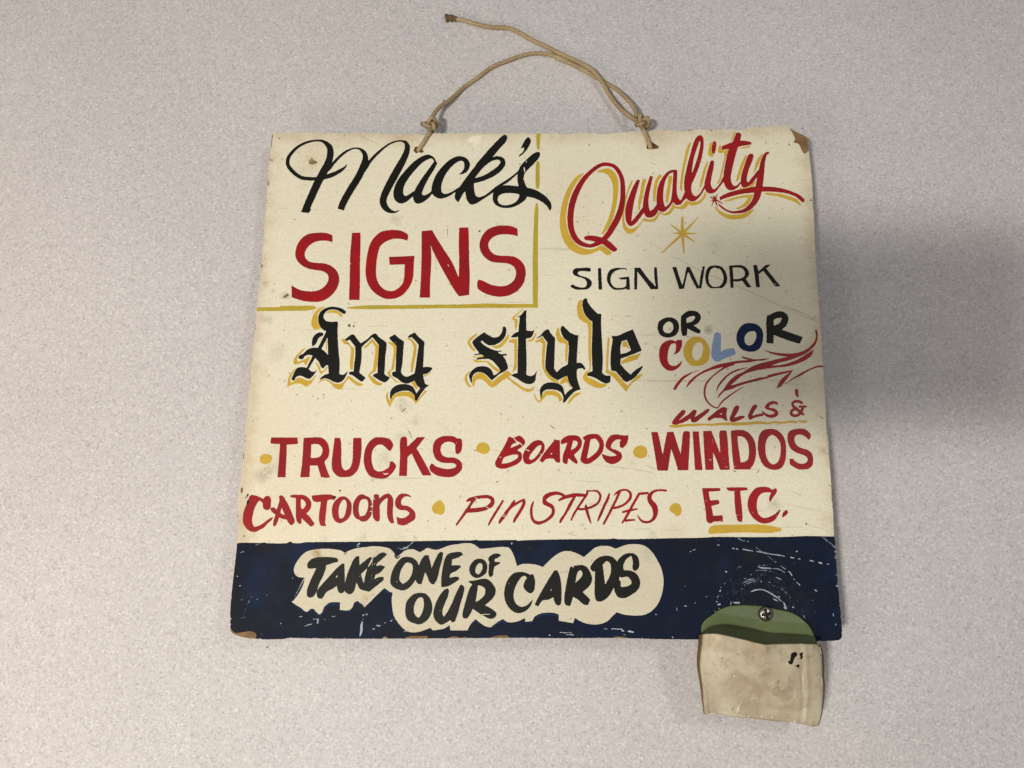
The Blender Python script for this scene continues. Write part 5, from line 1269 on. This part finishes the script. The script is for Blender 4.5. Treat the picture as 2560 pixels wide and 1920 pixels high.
def tube(Q, r0, ns=16, braid=True, taper=None):
    n = len(Q); T = np.gradient(Q, axis=0); T /= np.maximum(np.linalg.norm(T, axis=1), 1e-9)[:, None]
    up = np.array([0, 0, 1.]); Nn = np.zeros_like(Q); cur = up
    for i in range(n):
        cur = cur - T[i]*(cur@T[i]); cur /= max(np.linalg.norm(cur), 1e-9); Nn[i] = cur
    Bn = np.cross(T, Nn); L = np.concatenate([[0], np.cumsum(np.linalg.norm(np.diff(Q, axis=0), axis=1))])
    th = np.linspace(0, 2*np.pi, ns, endpoint=False)
    A_, Ls = np.meshgrid(th, L)
    k_ = 2*np.pi/.0042
    wv = np.maximum(np.cos(4*A_+k_*Ls*1.0), np.cos(4*A_-k_*Ls*1.0)) if braid else np.ones_like(A_)
    r = r0*(1+.085*wv)
    if taper is not None: r = r*taper(L/L[-1])[:, None]
    V3 = Q[:, None]+Nn[:, None]*(np.cos(A_)*r)[..., None]+Bn[:, None]*(np.sin(A_)*r)[..., None]
    Fs = [(i*ns+k, i*ns+(k+1) % ns, (i+1)*ns+(k+1) % ns, (i+1)*ns+k) for i in range(n-1) for k in range(ns)]
    Fs.append(tuple(range(ns))[::-1]); Fs.append(tuple((n-1)*ns+k for k in range(ns)))
    return V3.reshape(-1, 3), Fs, (wv*.5+.5).reshape(-1)
def cord_obj(name, pts, m, label=None, r0=.00152, taper=None, step=.0005):
    Q = spline3(pts, step) - np.array(CO); V3, Fs, wv = tube(Q, r0, taper=taper)
    o = link(name, V3, Fs, m, cord, smooth_=True)
    at = o.data.attributes.new('weave', 'FLOAT', 'POINT'); at.data.foreach_set('value', wv.astype(np.float32))
    if label: o['label'] = label
    return o
def fa(x, y, z): fr = FR['a']; return tuple(on_table(fr[0]+x/fr[2], fr[1]+y/fr[2], z))
def fb(x, y, z): fr = FR['b']; return tuple(on_table(fr[0]+x/fr[2], fr[1]+y/fr[2], z))
def fc_(x, y, z): fr = FR['c']; return tuple(on_table(fr[0]+x/fr[2], fr[1]+y/fr[2], z))
def fd(x, y, z): fr = FR['d']; return tuple(on_table(fr[0]+x/fr[2], fr[1]+y/fr[2], z))
ZT = .0019
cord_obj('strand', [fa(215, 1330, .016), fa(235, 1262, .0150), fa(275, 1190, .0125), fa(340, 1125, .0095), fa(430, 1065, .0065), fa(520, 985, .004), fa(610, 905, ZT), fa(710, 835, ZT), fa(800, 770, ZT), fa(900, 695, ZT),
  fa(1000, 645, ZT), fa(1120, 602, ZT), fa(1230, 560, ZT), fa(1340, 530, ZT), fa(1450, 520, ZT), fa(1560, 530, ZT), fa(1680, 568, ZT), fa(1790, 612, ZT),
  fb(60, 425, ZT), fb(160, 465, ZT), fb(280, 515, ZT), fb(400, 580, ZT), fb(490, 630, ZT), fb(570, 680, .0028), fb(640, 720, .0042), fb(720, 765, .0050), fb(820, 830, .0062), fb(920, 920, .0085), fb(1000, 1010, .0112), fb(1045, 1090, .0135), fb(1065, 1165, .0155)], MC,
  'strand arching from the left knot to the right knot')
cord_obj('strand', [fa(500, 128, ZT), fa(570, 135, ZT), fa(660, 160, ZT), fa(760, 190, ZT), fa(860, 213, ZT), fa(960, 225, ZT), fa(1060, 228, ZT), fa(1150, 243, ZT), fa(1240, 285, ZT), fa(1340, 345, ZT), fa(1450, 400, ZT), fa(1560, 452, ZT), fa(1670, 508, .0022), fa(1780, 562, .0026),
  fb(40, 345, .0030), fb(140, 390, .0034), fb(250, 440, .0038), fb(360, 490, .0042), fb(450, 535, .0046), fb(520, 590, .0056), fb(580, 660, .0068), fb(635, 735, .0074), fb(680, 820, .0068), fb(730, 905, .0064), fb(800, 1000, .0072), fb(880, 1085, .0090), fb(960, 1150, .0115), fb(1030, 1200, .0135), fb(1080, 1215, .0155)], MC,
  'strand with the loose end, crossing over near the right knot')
cord_obj('frayed_end', [fa(385, 120, .0022), fa(420, 112, .0024), fa(460, 118, .0022), fa(510, 128, ZT)], MCD, 'dark blunt melted end of the loose strand', r0=.0026, taper=lambda q: 1.1-.35*q+.12*np.sin(14*q), step=.0003)
# lifts onto the board
bz = lambda u, v_: (MB @ Vector(on_sign(u, v_, 0))).z
kl = [fc_(600, 800, .0205), fc_(570, 900, .0205)]
def onb(fr, x, y, h):
    q = FR[fr]; return tuple(MB @ Vector(on_sign(q[0]+x/q[2], q[1]+y/q[2], h)))
cord_obj('strand', [fc_(660, 700, .0190), onb('c', 600, 860, .0022), onb('c', 540, 960, .0018), onb('c', 440, 1120, .0018), onb('c', 340, 1280, .0018), onb('c', 255, 1400, .0014), onb('c', 225, 1465, -.0004), onb('c', 220, 1490, -.004)], MC, 'short strand from the left knot into its hole')
cord_obj('strand', [fd(600, 640, .0185), onb('d', 700, 800, .0024), onb('d', 770, 930, .0018), onb('d', 830, 1080, .0018), onb('d', 880, 1240, .0018), onb('d', 905, 1330, .0012), onb('d', 915, 1385, -.0006), onb('d', 918, 1400, -.004)], MC, 'short strand from the right knot into its hole')
def knot(c, rad, rot, lab, sq=.62):
    Q = []
    for t_ in np.linspace(0, 2*math.pi, 90):
        x = math.sin(t_)+2*math.sin(2*t_); y = math.cos(t_)-2*math.cos(2*t_); z = -math.sin(3*t_)
        x, y, z = x*rad/3, y*rad/3*1.05, z*rad*sq
        Q.append((c[0]+x*math.cos(rot)-y*math.sin(rot), c[1]+x*math.sin(rot)+y*math.cos(rot), c[2]+z))
    Qa = np.array(Q) - np.array(CO); V3, Fs, wv = tube(Qa, .00142)
    o = link('knot', V3, Fs, MC, cord, smooth_=True); at = o.data.attributes.new('weave', 'FLOAT', 'POINT'); at.data.foreach_set('value', wv.astype(np.float32)); o['label'] = lab
knot(fc_(640, 590, .0180), .0052, .3, 'left knot in the cord')
knot(fd(640, 480, .0175), .0048, 1.1, 'right knot in the cord')
cord_obj('frayed_end', [fc_(330, 540, .0165), fc_(390, 560, .0170), fc_(480, 600, .0172), fc_(560, 660, .0170)], MCD, 'dark stub end poking out of the left knot', r0=.0017, taper=lambda q: .75+.25*q)
# loose fibres
Vv = []; Ff = []
def fibre_hair(p, d, L, r=.00009):
    p = Vector(p); d = Vector(d).normalized(); sd = d.cross(Vector((0, 0, 1))).normalized()*r; n0 = len(Vv)
    bend = Vector((random.uniform(-1, 1), random.uniform(-1, 1), random.uniform(-.2, .3)))*L*.35
    for k in range(4):
        q = k/3; c = p+d*L*q+bend*q*q; ww = 1-.7*q
        for s_ in (sd*ww, -sd*.6*ww+Vector((0, 0, r*ww)), -sd*.6*ww-Vector((0, 0, r*ww))): Vv.append(tuple(c+s_-CO))
    for k in range(3):
        for m_ in range(3): a_ = n0+k*3+m_; b_ = n0+k*3+(m_+1) % 3; Ff.append((a_, b_, b_+3, a_+3))
for pts in ([fa(600+i*40, 905-i*27, .003) for i in range(8)], [fa(900+i*60, 690-i*24, .003) for i in range(8)], [fa(600+i*75, 150+i*9, .003) for i in range(8)], [fb(i*60, 350+i*25, .004) for i in range(9)], [fb(740+i*35, 900+i*45, .006) for i in range(7)]):
    for p in pts:
        for _ in range(3): fibre_hair(p, (random.uniform(-1, 1), random.uniform(-1, 1), .1), random.uniform(.0025, .0042))
for _ in range(34): fibre_hair(fa(400+random.uniform(-10, 70), 120+random.uniform(-30, 30), .002), (random.uniform(-1.2, -.1), random.uniform(-.8, .8), .05), random.uniform(.0012, .003), .00012)
lf = link('loose_fibres', Vv, Ff, MC, cord); lf['kind'] = 'stuff'

# ---------------------------------------------------------------- phone taking the picture (outside the frame; it throws the soft shadow)
def rbox(w_, h_, d_, r, n=8):
    out = []
    for cx, cy, a0 in ((w_/2-r, h_/2-r, 0), (-w_/2+r, h_/2-r, 90), (-w_/2+r, -h_/2+r, 180), (w_/2-r, -h_/2+r, 270)):
        for k in range(n+1): a_ = math.radians(a0+90*k/n); out.append((cx+r*math.cos(a_), cy+r*math.sin(a_)))
    m_ = len(out); e_ = .0015; Vv = []
    for z, ins in ((-d_/2, e_), (-d_/2+e_, 0), (d_/2-e_, 0), (d_/2, e_)):
        for x, y in out: Vv.append((x*(1-2*ins/w_), y*(1-2*ins/h_), z))
    Ff = [(j*m_+k, j*m_+(k+1) % m_, (j+1)*m_+(k+1) % m_, (j+1)*m_+k) for j in range(3) for k in range(m_)]
    Ff += [tuple(range(m_))[::-1], tuple(3*m_+k for k in range(m_))]; return Vv, Ff
PHX, PHY = -.046, -.038
ph = empty('smartphone', (0, 0, 0), 'black smartphone held over the sign to photograph it', 'phone')
ph.matrix_world = MCAM @ Matrix.Translation((PHX, PHY, .0085))
Vv, Ff = rbox(.162, .082, .0085, .011); link('case', Vv, Ff, tint('matte_black_case', (.02, .02, .022), .5), ph)
Vv, Ff = rbox(.150, .074, .0006, .008); Vv = [(x, y, z+.0047) for x, y, z in Vv]; link('screen', Vv, Ff, tint('dark_glass', (.01, .01, .012), .1), ph)

# crumbs on the table
Vv = []; Ff = []
for u, v_, r_ in ((1109, 251, .0007), (668, 1618, .0006), (2006, 321, .0005), (2420, 560, .0004)):
    c_ = on_table(u, v_, r_*.5); n0 = len(Vv)
    for k in range(14):
        a_ = k*2.399; zz = 1-2*(k+.5)/14; q = math.sqrt(1-zz*zz); j_ = random.uniform(.7, 1.2)
        Vv.append((c_[0]+r_*j_*q*math.cos(a_), c_[1]+r_*j_*q*math.sin(a_), c_[2]+r_*.6*zz))
    import bmesh
    bb = bmesh.new(); vs = [bb.verts.new(Vv[n0+k]) for k in range(14)]; bmesh.ops.convex_hull(bb, input=vs); bb.verts.index_update()
    for fc in bb.faces: Ff.append(tuple(n0+w_.index for w_ in fc.verts))
    bb.free()
cr_ = link('table_crumbs', Vv, Ff, MATS['fibre_dark']); cr_['kind'] = 'stuff'; cr_['label'] = 'tiny dark crumbs scattered on the speckled laminate'; cr_['category'] = 'crumbs'

# battens on the back of the board, holding it off the table
MBI = MB.inverted()
for yb in (.055, .300):
    Vv = []
    for x in (-.135, .125):
        for y in (yb, yb+.022): Vv.append((x, y, -BOARD_T))
    for x in (-.135, .125):
        for y in (yb, yb+.022):
            wv_ = MB @ Vector((x, y, 0)); Vv.append(tuple(MBI @ Vector((wv_.x, wv_.y, .0004))))
    link('back_batten', Vv, [(0, 1, 3, 2), (4, 6, 7, 5), (0, 4, 5, 1), (2, 3, 7, 6), (0, 2, 6, 4), (1, 5, 7, 3)], MATS['fibre'], sign)
